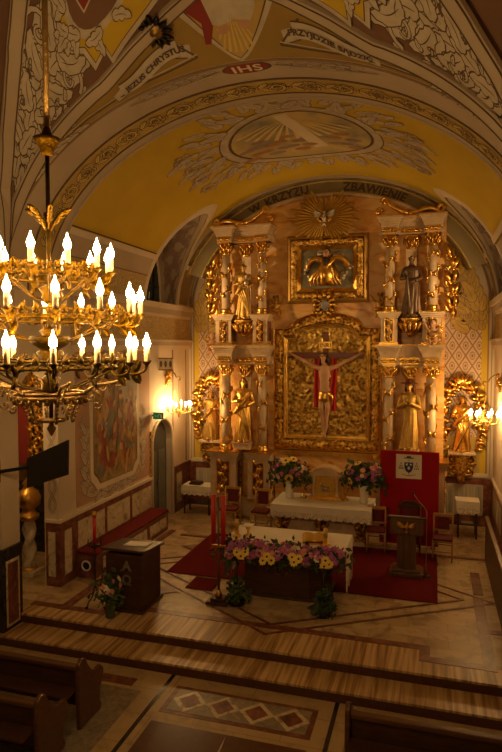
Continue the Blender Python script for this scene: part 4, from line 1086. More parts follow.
for s in (-1, 1):
    pedestal(s * 2.68, .74, .55, 1.86); pedestal(s * 1.70, .60, .55, 1.86, -.30)
    # legs under the pedestals
    for x in (s * 2.68, s * 1.70): MB().box(x - .22, -.2, 0, x + .22, .12, .55).build('plinth', M['altarwhite'], alt, bevel=.01)
    column(s * 2.70, 1.88, 4.24, .128, s); column(s * 1.675, 1.88, 4.24, .12, s + 2)
    pedestal(s * 2.70, .44, 4.76, 5.56, -.24); pedestal(s * 1.675, .40, 4.76, 5.56, -.22)
    column(s * 2.70, 5.58, 7.52, .118, s + 1); column(s * 1.675, 5.58, 7.52, .112, s + 3)
    # entablatures: lower and upper
    for nm, z0, top, hf in (('lower', 4.24, 4.74, .19), ('upper', 7.52, 7.92, .14)):
        e = MB(); e.box(s * 2.18 - .78, .0, z0, s * 2.18 + .78, .4, z0 + hf + .02)
        for x, w in ((s * 2.70, .20), (s * 1.675, .19)): e.box(x - w, -.18, z0, x + w, .3, z0 + hf + .02)
        e = e.build('entablature', M['altarwhite'], alt)
        f = MB()
        for x, w, yy in ((s * 2.70, .18, -.19), (s * 1.675, .17, -.19), (s * 2.18, .24, -.01)):
            f.box(x - w, yy - .005, z0 + .02, x + w, yy + .01, z0 + hf)
            P = lambda u, v, hh, x=x, yy=yy: Vector((x + u, yy - .005 - hh, z0 + hf / 2 + v))
            for k in (-1, 0, 1): carve_scroll(f, P, (k * w * .6, 0), hf * .30, 0, 1.2, .025, False); leaf3(f, P, k * w * .6, 0, 0, .12, .06); leaf3(f, P, k * w * .6, 0, PI, .12, .06)
        f.build('gilded_frieze', M['gold'], e)
        m = MB(); hh = top - z0 - hf - .02; n = 5
        for k in range(n):
            a = k / (n - 1); ex = .03 + .13 * a ** 1.5; za = z0 + hf + .02 + hh * k / n; zb = za + hh / n + .001
            m.box(s * 2.18 - .60, .06 - ex, za, s * 2.18 + .60, .6, zb)
            for x, w in ((s * 2.70, .20), (s * 1.675, .19)): m.box(x - w - ex * .8, -.18 - ex, za, x + w + ex * .8, .6, zb)
        m.build('cornice', M['altarwhite'], e)
        g = MB()
        for x, w in ((s * 2.70, .20), (s * 1.675, .19)): g.box(x - w - .13, -.34, top, x + w + .13, .6, top + .025)
        g.box(s * 2.18 - .3, -.25, top, s * 2.18 + .3, .6, top + .02)
        g.build('gilt_edge', M['gold'], e)
    # middle pilasters with gold capitals behind the saints
    for z0, z1 in ((1.88, 4.24), (5.5, 7.52)):
        pl = MB().box(s * 2.18 - .13, .20, z0, s * 2.18 + .13, .36, z1 - .1).build('pilaster', M['altarwhite'], alt)
        m = capital_bm(z1 - .36, .11, .34, .27)
        m.v = [(x + s * 2.18, y * .6 + .16, z) for x, y, z in m.v]; m.build('capital', M['gold'], pl)
    # volutes on the top cornice
    m = MB(); P = lambda u, v, hh, s=s: Vector((s * (2.55 + u), -.25 - hh, 7.96 + v))
    m.tube([P(x, z, 0) for x, z in [(-.42, .03), (-.22, .04), (-.05, .10), (.12, .10), (.26, .03)] + spiral2((.31, .10), .10, .03, -PI / 2, .9, 12)], [.05, .055, .06, .055, .05] + [.045] * 13, 8)
    m.build('scroll', M['gold'], alt)
    m = MB(); P = lambda u, v, hh, s=s: Vector((s * (1.55 + u), -.20 - hh, 7.96 + v))
    m.tube([P(*q, 0) for q in [(.60, .03), (.38, .08), (.16, .22), (.0, .40)]] , [.05, .055, .05, .045], 8)
    m.tube([P(*q, 0) for q in spiral2((-.04, .34), .10, .03, .3, .9, 12)], .04, 8); m.tube([P(*q, 0) for q in spiral2((-.14, .10), .09, .03, 0, .9, 12)], .04, 8)
    m.build('scroll', M['gold'], alt)
    # gilded ears beside the upper storey
    m = MB(); P = lambda u, v, hh, s=s: Vector((s * (3.03 + u), .22 - hh, v))
    for k, (u, v, r, tr) in enumerate(((.10, 6.95, .13, 1.1), (.16, 6.62, .16, -1.1), (.10, 6.28, .14, 1.1), (.17, 5.98, .17, -1.1), (.12, 5.68, .15, 1.1))):
        carve_scroll(m, P, (u, v), r, PI / 2 * (-1) ** k, tr, .07); leaf3(m, P, u, v, PI / 2 + .4 * (-1) ** k, .36, .2, .04); leaf3(m, P, u + .05, v, -PI / 2, .3, .18, .04)
    m.build('gilded_ear', M['gold'], alt)
# ---- frames
def frame_relief(inner, outer, y, name, mat, parent, nv=10, prof=None, amp=.035, s=7.0, res=.035, seedv=0):
    """carved frame between two closed outlines of equal length (x, z), facing -y"""
    n = len(inner); I = []; O = []
    for i in range(n):
        a, b = Vector(inner[i]), Vector(inner[(i + 1) % n]); c, d = Vector(outer[i]), Vector(outer[(i + 1) % n])
        k = max(1, int((d - c).length / res))
        for j in range(k): I.append(a.lerp(b, j / k)); O.append(c.lerp(d, j / k))
    N = len(I); vs = []; fs = []
    prof = prof or (lambda v: .10 * math.sin(PI * v) ** .6)
    for i in range(N):
        for j in range(nv + 1):
            v = j / nv; p = O[i].lerp(I[i], v); hh = prof(v)
            if .12 < v < .88: hh += amp * carve_noise((p.x + seedv, p.y, 0), s)
            vs.append((p.x, y - hh, p.y))
    for i in range(N):
        k = (i + 1) % N
        for j in range(nv): fs.append((i * (nv + 1) + j, k * (nv + 1) + j, k * (nv + 1) + j + 1, i * (nv + 1) + j + 1))
    return MB().add(vs, fs, True).build(name, mat, parent)
def arch_outline(w, z0, zs, zt, aw, sh=0.0):
    p = [(-w, z0), (w, z0), (w, zs), (aw + .10, zs)]
    p += [(aw * math.cos(a), zs + .03 + (zt - zs - .03) * math.sin(a)) for a in [PI * i / 16 for i in range(17)]]
    return p + [(-aw - .10, zs), (-w, zs)]
XF = XA + .03
fr = thing('altar_frame', 'large gilded carved frame with arched top at the centre of the altarpiece', 'frame', (XF, YA + .28, 0))
o_out = arch_outline(1.41, 1.96, 5.18, 5.58, .93); o_mid = arch_outline(1.15, 2.24, 4.98, 5.30, .84); o_in = arch_outline(1.05, 2.34, 4.90, 5.22, .80)
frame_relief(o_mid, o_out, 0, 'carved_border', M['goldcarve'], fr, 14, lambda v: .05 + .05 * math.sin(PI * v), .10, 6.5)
frame_relief(o_in, o_mid, -.02, 'inner_moulding', M['gold'], fr, 5, lambda v: .09 * (1 - v) + .02 * math.sin(PI * v * 3), 0, 7)
oo = arch_outline(1.44, 1.93, 5.20, 5.62, .96)
frame_relief(o_out, oo, 0, 'outer_moulding', M['gold'], fr, 3, lambda v: .12 * math.sin(PI * v) ** .5, 0, 7)
pn = MB(); nx, nz = 84, 116
def pz(u, v):
    x = lerp(-1.08, 1.08, u); z = lerp(2.30, 5.24, v)
    lim = 4.90 if abs(x) > .80 else 4.93 + .29 * math.sqrt(max(0, 1 - (x / .8) ** 2))
    hh = .085 * carve_noise((x * 1.0 + 3, z, 0), 5.6)
    return Vector((x, .03 - hh, min(z, lim + .02)))
pn.sheet(pz, nx, nz); pn.build('relief_panel', noise_mat('gilded_relief', [(.20, .14, .045), (.58, .37, .08), (.76, .50, .13)], 13, .36, .9, bump=.4, bscale=60, pos=[.36, .47, .64]), fr)
# ---- crucifix
cx = thing('crucifix', 'dark wooden crucifix with pale figure and red stole before the gilded panel', 'crucifix', (XF, YA + .10, 0))
c = MB().box(-.07, 0, 2.38, .07, .06, 5.10); c.box(-.99, .0, 4.40, .99, .06, 4.56); c.build('cross', M['crosswood'], cx, bevel=.006)
mb = MB()
mb.tube([(0, -.06, 3.36), (0, -.09, 3.52), (-.01, -.10, 3.70), (-.015, -.09, 3.86), (-.01, -.08, 4.02), (0, -.075, 4.16), (0, -.08, 4.24)], [.10, .145, .115, .125, .155, .145, .06], 14, flat=1.0)
for i in range(len(mb.v)): x, y, z = mb.v[i]; mb.v[i] = (x, -.09 + (y + .09) * .66, z)
mb.tube([(0, -.085, 4.18), (.0, -.11, 4.30)], [.06, .055], 10)
for s in (-1, 1):
    mb.tube([(s * .12, -.08, 4.13), (s * .30, -.07, 4.20), (s * .50, -.06, 4.31), (s * .70, -.05, 4.40), (s * .88, -.04, 4.50)], [.068, .060, .050, .044, .030], 10)
    mb.tube([(s * .075, -.09, 3.42), (s * .085, -.15, 3.10), (s * .05, -.12, 2.86), (s * .035, -.10, 2.60), (s * .018, -.11, 2.44)], [.085, .075, .058, .056, .034], 10)
    mb.ell((s * .018, -.14, 2.36), (.030, .04, .08), 8, 6)
q = head_parts(mb, (-.03, -.15, 4.42), 1.0, -.35, True, .35)
body = remesh(mb, .011, 2); hb = MB()
for s in (-1, 1): hand_mesh(hb, (s * .88, -.045, 4.50), (s * .93, 0, .36), (0, -1, 0), .95, .5)
bm = bmesh.new(); bm.from_mesh(body); bm.from_mesh(hb.mesh('h', M['skin'])); bm.to_mesh(body); bm.free()
obj_from(body, 'corpus', M['skin'], cx)
hr = MB().ell(q(0, .03, .045), (.088, .09, .095), 12, 8)
for j in range(6):
    a = PI * (.0 + j / 5); hr.tube([q(math.cos(a) * .085, .03 + math.sin(a) * .07, .05), q(math.cos(a) * .11, .01 + math.sin(a) * .06, -.08), q(math.cos(a) * .13, -.02, -.20)], [.035, .035, .012], 6)
hr.build('hair', M['hair'], cx)
MB().tube([q(.095 * math.cos(2 * PI * i / 18), .01 + .10 * math.sin(2 * PI * i / 18), .075 + .012 * (-1) ** i) for i in range(18)], .014, 5, True).build('crown_of_thorns', M['bronze'], cx)
lc = MB().lathe([(.17, 3.26), (.175, 3.36), (.168, 3.46), (.15, 3.54)], 24, c=(0, -.09, 0), sy=.72, fold=lambda a, z: 1 + .05 * math.sin(11 * a + z * 14))
lc.tube([(.14, -.16, 3.50), (.20, -.16, 3.40), (.19, -.14, 3.18)], [.045, .05, .02], 8); lc.build('loincloth', M['gold'], cx)
for s in (-1, 1):
    m = MB(); m.sheet(lambda u, v, s=s: Vector((s * (.15 + .15 * u) + .012 * math.sin(v * 7), -.035 - .018 * math.sin(u * 9 + v * 3), lerp(4.40, 3.10 if s < 0 else 3.02, v))), 8, 22)
    m.sheet(lambda u, v, s=s: Vector((s * (.15 + .15 * u) + .012 * math.sin(v * 7), -.022 - .018 * math.sin(u * 9 + v * 3), lerp(4.40, 3.10 if s < 0 else 3.02, v))), 8, 22)
    m.build('stole', M['redcloth'], cx)
sg_ = MB().box(-.17, -.03, 4.66, .17, -.005, 4.84).build('title_board', M['gold'], cx, bevel=.006)
text_on('lettering', 'INRI', .15, lambda u, v, h: Vector((u, -.032 - h, 4.695 + v)), M['line'], cx, .001, 1.1, .004).parent = sg_
# ---- upper relief in a square frame
uf = thing('relief_frame', 'square gilded frame with carved relief of a bearded robed figure above the crucifix', 'frame', (XA + .03, YA + .26, 0))
R4 = lambda w, z0, z1: [(-w, z0), (w, z0), (w, z1), (-w, z1)]
frame_relief(R4(.98, 5.96, 7.56), R4(1.08, 5.86, 7.66), 0, 'outer_moulding', M['golddull'], uf, 4, lambda v: .11 * math.sin(PI * (v * .5 + .02)), 0)
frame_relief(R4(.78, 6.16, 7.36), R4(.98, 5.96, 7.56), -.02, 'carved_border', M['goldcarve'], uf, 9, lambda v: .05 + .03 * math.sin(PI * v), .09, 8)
frame_relief(R4(.69, 6.25, 7.27), R4(.78, 6.16, 7.36), -.03, 'inner_moulding', M['gold'], uf, 4, lambda v: .06 * (1 - v), 0)
MB().box(-.72, -.015, 6.22, .72, .03, 7.30).build('ground', noise_mat('relief_ground', [(.14, .13, .09), (.24, .22, .15)], 5, .6), uf)
m = MB(); rnd = random.Random(6)
P = lambda u, v, hh: Vector((u, -.02 - hh, 6.76 + v))
for i in range(26):
    a = 2 * PI * i / 26; x, z = .56 * math.cos(a) * rnd.uniform(.85, 1.08), .42 * math.sin(a) * rnd.uniform(.85, 1.05); r = rnd.uniform(.05, .10)
    m.ell(P(x, z, .02), (r, .05, r * .85), 10, 6)
    if i % 4 == 0: carve_scroll(m, P, (x, z), .10, 0, 1.2 * (-1) ** i, .05, False)
m.build('carved_clouds', M['silver'], uf)
m = MB()
m.tube([P(.02, .27, .10), P(.04, .05, .14), P(.12, -.20, .12), P(.05, -.42, .07)], [.12, .24, .33, .27], 14, flat=.45)
m.tube(spline([P(.12, .20, .12), P(.34, .27, .13), P(.50, .18, .12), P(.58, .05, .08)], 4), .075, 8); m.tube(spline([P(-.10, .20, .12), P(-.30, .24, .13), P(-.46, .12, .12), P(-.50, .0, .08)], 4), .07, 8)
for k in range(9):
    x = -.34 + k * .085; m.tube(spline([P(.02 + .02 * k - .08, .12, .24), P(x * .7, -.14, .25), P(x - .04, -.30, .20), P(x * 1.15, -.44, .10)], 4), .034, 6)
m.tube(spline([P(.20, .22, .16), P(.02, .02, .27), P(-.28, -.16, .22), P(-.44, -.34, .12)], 5), .055, 8)
m.build('carved_robe', M['gold'], uf)
m = MB(); head_parts(m, P(.0, .36, .16), 1.1, 0, True, .1); m.build('carved_head', M['skin'], uf)
m = MB().tube([P(.0, .27, .25), P(0, .10, .27), P(-.01, -.02, .26)], [.07, .08, .03], 8); m.ell(P(0, .42, .12), (.11, .06, .10), 10, 8); m.build('hair_and_beard', M['hair'], uf)
ct = thing('cartouche', 'small gilded cartouche with blue enamel between the two frames', 'ornament', (XA - .0, YA + .12, 5.80))
m = MB(); P = lambda u, v, hh: Vector((u, -hh, v))
for k in range(12):
    a = 2 * PI * k / 12; leaf3(m, P, .13 * math.cos(a), .16 * math.sin(a), a, .20, .14, .03)
for s in (-1, 1):
    for z in (-.14, .14): carve_scroll(m, P, (s * .24, z), .09, 0, s * 1.2, .05)
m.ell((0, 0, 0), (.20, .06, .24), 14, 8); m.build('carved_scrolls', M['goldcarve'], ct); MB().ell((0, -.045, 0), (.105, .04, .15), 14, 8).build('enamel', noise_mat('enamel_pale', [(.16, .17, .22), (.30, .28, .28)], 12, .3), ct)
# ---- sunburst with dove
sb = thing('sunburst', 'gilded sunburst of rays with a dove at the top of the altarpiece', 'ornament', (XA - .02, YA + .20, 8.10))
m = MB(); rnd = random.Random(4)
for k in range(46):
    a = 2 * PI * k / 46; L = (.34 + .46 * abs(math.cos(a)) + (.16 if k % 2 else 0)) * rnd.uniform(.80, 1.08); d = Vector((math.cos(a), 0, math.sin(a))); b = Vector((-d.z, 0, d.x)); w = .036
    p = d * .14
    m.add([p - b * w * .6, p + b * w * .6, p + Vector((0, -.05, 0)), d * L - b * w * 1.15, d * L + b * w * 1.15, d * L + Vector((0, -.05, 0)), d * (L + .06)], [(0, 3, 5, 2), (2, 5, 4, 1), (0, 1, 4, 3), (3, 6, 5), (5, 6, 4), (3, 4, 6)])
m.build('rays', M['goldpaint'], sb)
m = MB().ell((0, -.06, 0), (.20, .05, .16), 14, 8)
for k in range(14): a = 2 * PI * k / 14; m.ell((.17 * math.cos(a), -.08, .13 * math.sin(a)), .045, 8, 6)
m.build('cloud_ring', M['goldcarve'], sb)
m = MB(); m.tube([(0, -.14, .11), (0, -.17, .02), (0, -.15, -.10), (0, -.12, -.17)], [.03, .06, .05, .02], 10); m.ell((0, -.18, .10), (.035, .045, .04), 8, 6); m.tube([(0, -.21, .10), (0, -.25, .085)], [.014, .003], 5)
for s in (-1, 1):
    for k in range(6): m.ball_leaf((s * .04, -.15, .04), (s * 1, 0, .52 - k * .17), (0, -1, 0), .30 - .02 * k, .07, .2)
for k in (-1, 0, 1): m.ball_leaf((0, -.13, -.12), (k * .35, 0, -1), (0, -1, 0), .16, .06, .2)
m.build('dove', M['silver'], sb)
# ---- saints of the altarpiece
aD = [[(-.19, 0, 1.34), (-.27, -.06, 1.08), (-.10, -.20, 1.12)], [(.19, 0, 1.34), (.27, -.06, 1.08), (.12, -.20, 1.00)]]
aPray = [[(-.19, 0, 1.34), (-.25, -.08, 1.08), (-.03, -.22, 1.22)], [(.19, 0, 1.34), (.25, -.08, 1.08), (.03, -.22, 1.22)]]
aOpen = [[(-.19, 0, 1.34), (-.30, -.04, 1.10), (-.34, -.20, 1.26)], [(.19, 0, 1.34), (.27, -.06, 1.08), (.10, -.20, 1.10)]]
SG = 'carved saints of the altarpiece'
def book(t, k, sx): MB().cb((.13 * k + sx, -.245 * k, 1.08 * k), (.17 * k, .05 * k, .22 * k)).build('book', M['redmarble'], t, bevel=.006)
def staffcross(t, k, sx):
    m = MB().tube([(.02, -.27 * k, .25 * k), (-.08 * k, -.25 * k, 1.25 * k)], .016 * k, 6); m.build('crosier', M['silver'], t)
def babe(t, k, sx):
    m = MB(); m.tube([(.12 * k, -.20 * k, 1.05 * k), (.13 * k, -.22 * k, 1.22 * k)], [.07 * k, .05 * k], 8); head_parts(m, (.13 * k, -.23 * k, 1.32 * k), .6 * k); m.build('child', M['silver'], t)
def pedestal_block(nm, label, x, y, z, sx, sy, sz, mat='altarwhite'):
    t = MB().box(-sx / 2, -sy / 2, 0, sx / 2, sy / 2, sz); t.box(-sx / 2 - .03, -sy / 2 - .03, sz - .05, sx / 2 + .03, sy / 2 + .03, sz)
    return tag(t.build(nm, M[mat], loc=(x, y, z), bevel=.01), label, 'plinth', 'plinths under the lower saints')
saint('saint_statue', 'gilded statue of a long-haired robed saint in the lower left bay, one hand raised', (XA - 2.19, YA - .08, 2.13), .12, 1.70, SG, (M['gold'], M['bronze']), aD, 'hair', True, None, seed=2, yaw=.15)
saint('saint_statue', 'gilded statue of a praying saint in a broad dark hat, lower right bay', (XA + 2.17, YA - .08, 2.13), -.1, 1.68, SG, (M['golddull'], M['crosswood']), aPray, 'hat', False, None, seed=5, beard=False)
saint('saint_statue', 'gilded statue of a tonsured saint holding a silver child, upper left bay', (XA - 2.18, YA - .10, 5.44), .15, 1.46, SG, (M['golddull'], M['bronze']), aD, 'tonsure', True, babe, seed=7)
saint('saint_statue', 'brown robed statue of a saint holding a silver staff, upper right bay', (XA + 2.19, YA - .10, 5.44), -.1, 1.50, SG, (M['habit'], M['bronze']), aD, 'tonsure', False, staffcross, seed=9, wide=1.12)
for s, lb in ((-1, 'white plinth under the long-haired saint of the lower left bay'), (1, 'white plinth under the praying saint in the hat, lower right bay')):
    pedestal_block('statue_plinth', lb, XA + s * 2.18, YA - .06, 1.93, .46, .40, .20)
for s, lb in ((-1, 'gilded carved bracket under the saint with a child, upper left bay'), (1, 'gilded carved bracket under the saint with the staff, upper right bay')):
    t = thing('statue_bracket', lb, 'bracket', (XA + s * 2.18, YA - .06, 5.42), 0, 'gilded brackets of the upper saints')
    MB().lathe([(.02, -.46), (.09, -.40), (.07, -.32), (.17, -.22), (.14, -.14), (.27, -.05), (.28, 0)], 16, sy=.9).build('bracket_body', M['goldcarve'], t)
    m = MB()
    for k in range(7): a = PI + PI * k / 6; n = Vector((math.cos(a), math.sin(a), 0)); m.ball_leaf(n * .12 + Vector((0, 0, -.36)), n * .5 + Vector((0, 0, 1)), n, .30, .15, .5)
    m.build('acanthus_leaf', M['gold'], t)
# ---- side saints on gilded shelves
def side_saint(s, lbS, lbB, lbW, head, prop, sd):
    x = XC + s * 3.46; y = YB - .28
    b = thing('statue_bracket', lbB, 'bracket', (x, y, 2.0), 0, 'gilded shelves of the side saints')
    MB().box(-.33, -.16, -.07, .33, .28, 0).build('shelf', M['altarwhite'], b, bevel=.012)
    m = MB(); P = lambda u, v, hh: Vector((u, .18 - hh, v))
    m.lathe([(.03, -.85), (.10, -.72), (.07, -.6), (.18, -.4), (.14, -.25), (.27, -.08)], 14, c=(0, .08, 0), sy=.6)
    for k, (u, v, r) in enumerate(((-.22, -.25, .15), (.22, -.25, .15), (-.17, -.55, .13), (.17, -.55, .13), (0, -.75, .10))): carve_scroll(m, P, (u, v), r, PI / 2, (1 if u < 0 else -1) * 1.2, .07)
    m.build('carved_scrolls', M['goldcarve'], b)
    w = thing('mandorla_wreath', lbW, 'wreath', (x, YB - .10, 2.1), 0, 'gilded wreaths of the side saints')
    m = MB(); P = lambda u, v, hh: Vector((u, -hh, v)); pts = []
    for i in range(25):
        a = -PI * .16 + (PI * 1.32) * i / 24; pts.append((.44 * math.cos(a) * (1 if math.sin(a) > 0 else 1.05), .95 + .78 * math.sin(a) - .1))
    m.tube([P(u, v, .05) for u, v in pts], .045, 6)
    for i, (u, v) in enumerate(pts):
        a = math.atan2(v - .9, u); leaf3(m, P, u, v, a + .8 * (-1) ** i, .26, .17, .05); leaf3(m, P, u, v, a + 2.2 * (-1) ** i, .20, .13, .05)
    for s2 in (-1, 1):
        for k in range(3): carve_scroll(m, P, (s2 * (.46 + .03 * k), .02 + k * .24), .13, 0, s2 * 1.2, .06)
    for k in range(5): leaf3(m, P, 0, 1.62, PI / 2 + (k - 2) * .5, .30, .15, .06)
    m.build('carved_leaves', M['gold'], w)
    saint('saint_statue', lbS, (x, y, 2.0), -.25 * s, 1.42, 'side saints on gilded shelves', (M['gold'] if s > 0 else M['golddull'], M['bronze']), aOpen if s < 0 else aD, head, True, prop, seed=sd)
    return w
def flagstaff(t, k, sx):
    m = MB().tube([(-.10, -.26, .02), (.70 * k * .9, -.42, 1.55 * k)], .013, 6); m.build('staff', M['bronze'], t)
    f = MB().prism([(.62, 1.42), (.52, 1.22), (.66, 1.25), (.72, 1.10), (.80, 1.30)], 'y', -.425, -.41); f.v = [(x * k * .95, y, z * k) for x, y, z in f.v]; f.build('pennant', M['golddull'], t)
side_saint(-1, 'gilded crowned saint statue on the shelf left of the altarpiece', 'gilded wall shelf under the crowned saint left of the altarpiece', 'gilded leaf wreath behind the crowned saint left of the altarpiece', 'crown', None, 21)
side_saint(1, 'gilded saint statue leaning with a pennant staff, right of the altarpiece', 'gilded wall shelf under the pennant-bearing saint right of the altarpiece', 'gilded leaf wreath behind the pennant-bearing saint right of the altarpiece', 'hair', flagstaff, 23)
# ---- cherubs
CG = 'cherubs on the altarpiece'
cherub('cherub with raised arm beside the lower left cornice of the altarpiece', (XA - 3.16, YA + .12, 4.52), .3, CG, .70, M['skin'], 1)
cherub('cherub sitting on the lower right cornice of the altarpiece', (XA + 2.74, YA - .42, 4.76), -.3, CG, .70, M['skin'], -1)
cherub('small dark cherub on the marble left of the square relief frame', (XA - 1.36, YA + .22, 5.50), .5, CG, .56, M['golddull'], 1)
cherub('small dark cherub on the marble right of the square relief frame', (XA + 1.40, YA + .22, 5.50), -.5, CG, .56, M['golddull'], -1)
# ================================================================ FURNISHINGS
def blossom(kind, r, seed=0):
    m = MB(); n = {'daisy': 9, 'rose': 7, 'puff': 8}[kind]; rnd = random.Random(seed)
    for lay in range(2 if kind != 'daisy' else 1):
        for i in range(n):
            a = 2 * PI * (i + .5 * lay) / n + rnd.uniform(-.1, .1); d = Vector((math.cos(a), math.sin(a), .15 + .75 * lay)).normalized(); b = Vector((-math.sin(a), math.cos(a), 0))
            L = r * (1 - .25 * lay); w = r * .42
            p0 = d * r * .12; p1 = d * L * .6; p2 = d * L + Vector((0, 0, -r * .08))
            m.add([p0, p1 - b * w, p2, p1 + b * w, p1 + Vector((0, 0, r * .1))], [(0, 1, 4), (1, 2, 4), (2, 3, 4), (3, 0, 4)], True)
    m.ell((0, 0, r * .10), (r * .24, r * .24, r * .16), 8, 5, mi=1)
    return m
FM = {}
for nm, kind, r, mats in (('yellow', 'daisy', .088, ('petaly', 'eye')), ('pink', 'rose', .066, ('petalp', 'petalp')), ('magenta', 'puff', .072, ('petalm', 'petalp')), ('salmon', 'rose', .062, ('petalo', 'petalo')), ('white', 'daisy', .062, ('petalw', 'petaly'))):
    FM[nm] = blossom(kind, r, len(FM)).mesh('flower_' + nm, [M[q] for q in mats])
def add_flower(parent, nm, p, d, s=1.0):
    o = bpy.data.objects.new('flower', FM[nm]); col.objects.link(o); o.parent = parent; o.location = p
    o.rotation_mode = 'QUATERNION'; o.rotation_quaternion = Vector(d).to_track_quat('Z', 'Y'); o.scale = (s, s, s); o['label'] = nm + ' blossom'
    return o
def foliage(pts, n, l, seed, spread=.12):
    rnd = random.Random(seed); m = MB()
    for i in range(n):
        c, ax = pts[i % len(pts)]; p = Vector(c) + Vector([max(-1.7, min(1.7, rnd.gauss(0, 1))) * spread * q for q in ax])
        d = Vector((rnd.gauss(0, 1), rnd.gauss(0, 1), rnd.gauss(.25, 1))).normalized(); b = d.orthogonal().normalized(); L = l * rnd.uniform(.6, 1.3); w = L * .28
        m.add([p, p + d * L * .5 - b * w, p + d * L, p + d * L * .5 + b * w], [(0, 1, 2, 3)], True)
    return m
def bouquet_vase(label, loc, seed):
    t = thing('flower_vase', label, 'vase of flowers', loc, 0, 'white vases of flowers on the rear altar')
    MB().lathe([(.085, 0), (.10, .02), (.095, .20), (.13, .40), (.145, .45), (.135, .45), (.09, .3)], 20).build('vase', M['ceramic'], t)
    c = Vector((0, 0, .66)); rnd = random.Random(seed)
    foliage([(c, (2.0, 1.4, 1.3)), (c + Vector((0, 0, -.1)), (2.4, 1.5, 1.0))], 420, .15, seed, .12).build('foliage', M['green'], t)
    k = 0
    for i in range(46):
        a = rnd.uniform(0, 2 * PI); e = rnd.uniform(-.35, 1.2); d = Vector((math.cos(a) * math.cos(e), math.sin(a) * math.cos(e), math.sin(e)))
        nm = ('yellow', 'pink', 'magenta', 'salmon', 'pink', 'white', 'magenta')[i % 7]
        add_flower(t, nm, c + Vector((d.x * .46, d.y * .32, d.z * .34)) * rnd.uniform(.85, 1.08), d, rnd.uniform(.9, 1.35) * (1.15 if nm == 'yellow' else 1))
    return t
# ---- rear altar
ra = thing('rear_altar', 'white marble altar table with gilded carving below the altarpiece', 'altar', (-2.48, 14.35, 0))
prof = [(1.02, 0), (1.02, .10), (.94, .16), (.90, .34), (.96, .52), (1.04, .66), (1.04, .74), (1.12, .80), (1.12, .88)]
m = MB()
for (a, z0), (b_, z1) in zip(prof, prof[1:]):
    f = .52
    v = [(-a, -f * (a - .4), z0), (a, -f * (a - .4), z0), (a, .55, z0), (-a, .55, z0), (-b_, -f * (b_ - .4), z1), (b_, -f * (b_ - .4), z1), (b_, .55, z1), (-b_, .55, z1)]
    m.add(v, [(0, 1, 5, 4), (1, 2, 6, 5), (2, 3, 7, 6), (3, 0, 4, 7)], False)
m.build('altar_body', M['altarwhite'], ra)
MB().box(-1.16, -.60, .88, 1.16, .60, .94).build('mensa', M['altarwhite'], ra, bevel=.01)
for x in (-.95, 0, .95):
    m = MB()
    P = lambda u, v, hh, x=x: Vector((x + u, -.34 - hh, .42 + v))
    m.ell(P(0, 0, 0), (.13, .05, .26), 10, 8)
    for s in (-1, 1):
        for z in (-.2, .05, .25): carve_scroll(m, P, (s * .10, z), .09, PI / 2, s * 1.2, .05)
    for k in range(5): leaf3(m, P, 0, -.15 + .1 * k, PI / 2 + .6 * (-1) ** k, .22, .14, .04)
    m.build('gilded_carving', M['goldcarve'], ra)
def cloth_obj(name, label, loc, hx, hy, drop_f, drop_s, drop_b=.25, sc_n=12, lace=.14, group=None):
    """cloth over a table top: top sheet and four hanging sides with a scalloped lace hem"""
    t = thing(name, label, 'tablecloth', loc, 0, group)
    m = MB(); m.box(-hx, -hy, 0, hx, hy, .008)
    lm = MB()
    for (x0, y0, x1, y1, dr) in ((-hx, -hy, hx, -hy, drop_f), (hx, hy, -hx, hy, drop_b), (-hx, hy, -hx, -hy, drop_s), (hx, -hy, hx, hy, drop_s)):
        d = Vector((x1 - x0, y1 - y0, 0)); L = d.length; d.normalize(); n = Vector((d.y, -d.x, 0)); N = max(12, int(L * 40))
        def fn(u, v, z0, z1, x0=x0, y0=y0, d=d, n=n, L=L):
            w = .012 * math.sin(u * L * 16) * (1 - lerp(z0, z1, v) / -max(dr, .01) * -1) if False else .010 * math.sin(u * L * 17) * (-lerp(z0, z1, v)) / max(dr, .01)
            return Vector((x0, y0, 0)) + d * (u * L) + n * (.004 + .02 * (-lerp(z0, z1, v)) + w) + Vector((0, 0, lerp(z0, z1, v)))
        lc = min(lace, dr * .6)
        m.sheet(lambda u, v: fn(u, v, .006, -(dr - lc)), N, 4)
        lm.sheet(lambda u, v: fn(u, v, -(dr - lc), -(dr - lc) - lc * (.72 + .28 * abs(math.sin(u * L * PI / .16)))), N * 2, 3)
    m.build('cloth', M['cloth'], t); lm.build('lace_hem', M['lace'], t)
    return t
cloth_obj('tablecloth', 'white cloth with lace hem on the rear altar under the tabernacle', (-2.48, 14.35, .945), 1.18, .62, .30, .34)
tb = thing('tabernacle', 'small gilded tabernacle with arched top and relief door on the rear altar', 'tabernacle', (-2.46, 14.68, .955))
MB().prism([(-.36, 0), (.36, 0), (.36, .62), (-.36, .62)], 'y', -.20, .2).build('body', M['goldpaint'], tb, bevel=.01)
m = MB().box(-.42, -.28, 0, .42, .22, .05); m.box(-.38, -.25, .05, .38, .21, .08)
m.build('base_moulding', M['gold'], tb)
rf = MB().prism([(-.44, .60), (.44, .60), (.44, .66), (.30, .68)] + [(.30 * math.cos(a), .68 + .12 * math.sin(a)) for a in [PI * i / 12 for i in range(1, 12)]] + [(-.30, .68), (-.44, .66)], 'y', -.29, .22)
rf.build('pediment', M['altarwhite'], tb, bevel=.008)
m = MB().tube([(-.42, -.30, .66), (-.30, -.30, .68)] + [(-.30 * math.cos(a), -.30, .68 + .12 * math.sin(a)) for a in [PI * i / 12 for i in range(1, 12)]] + [(.30, -.30, .68), (.42, -.30, .66)], .016, 6); m.build('gilt_edge', M['gold'], tb)
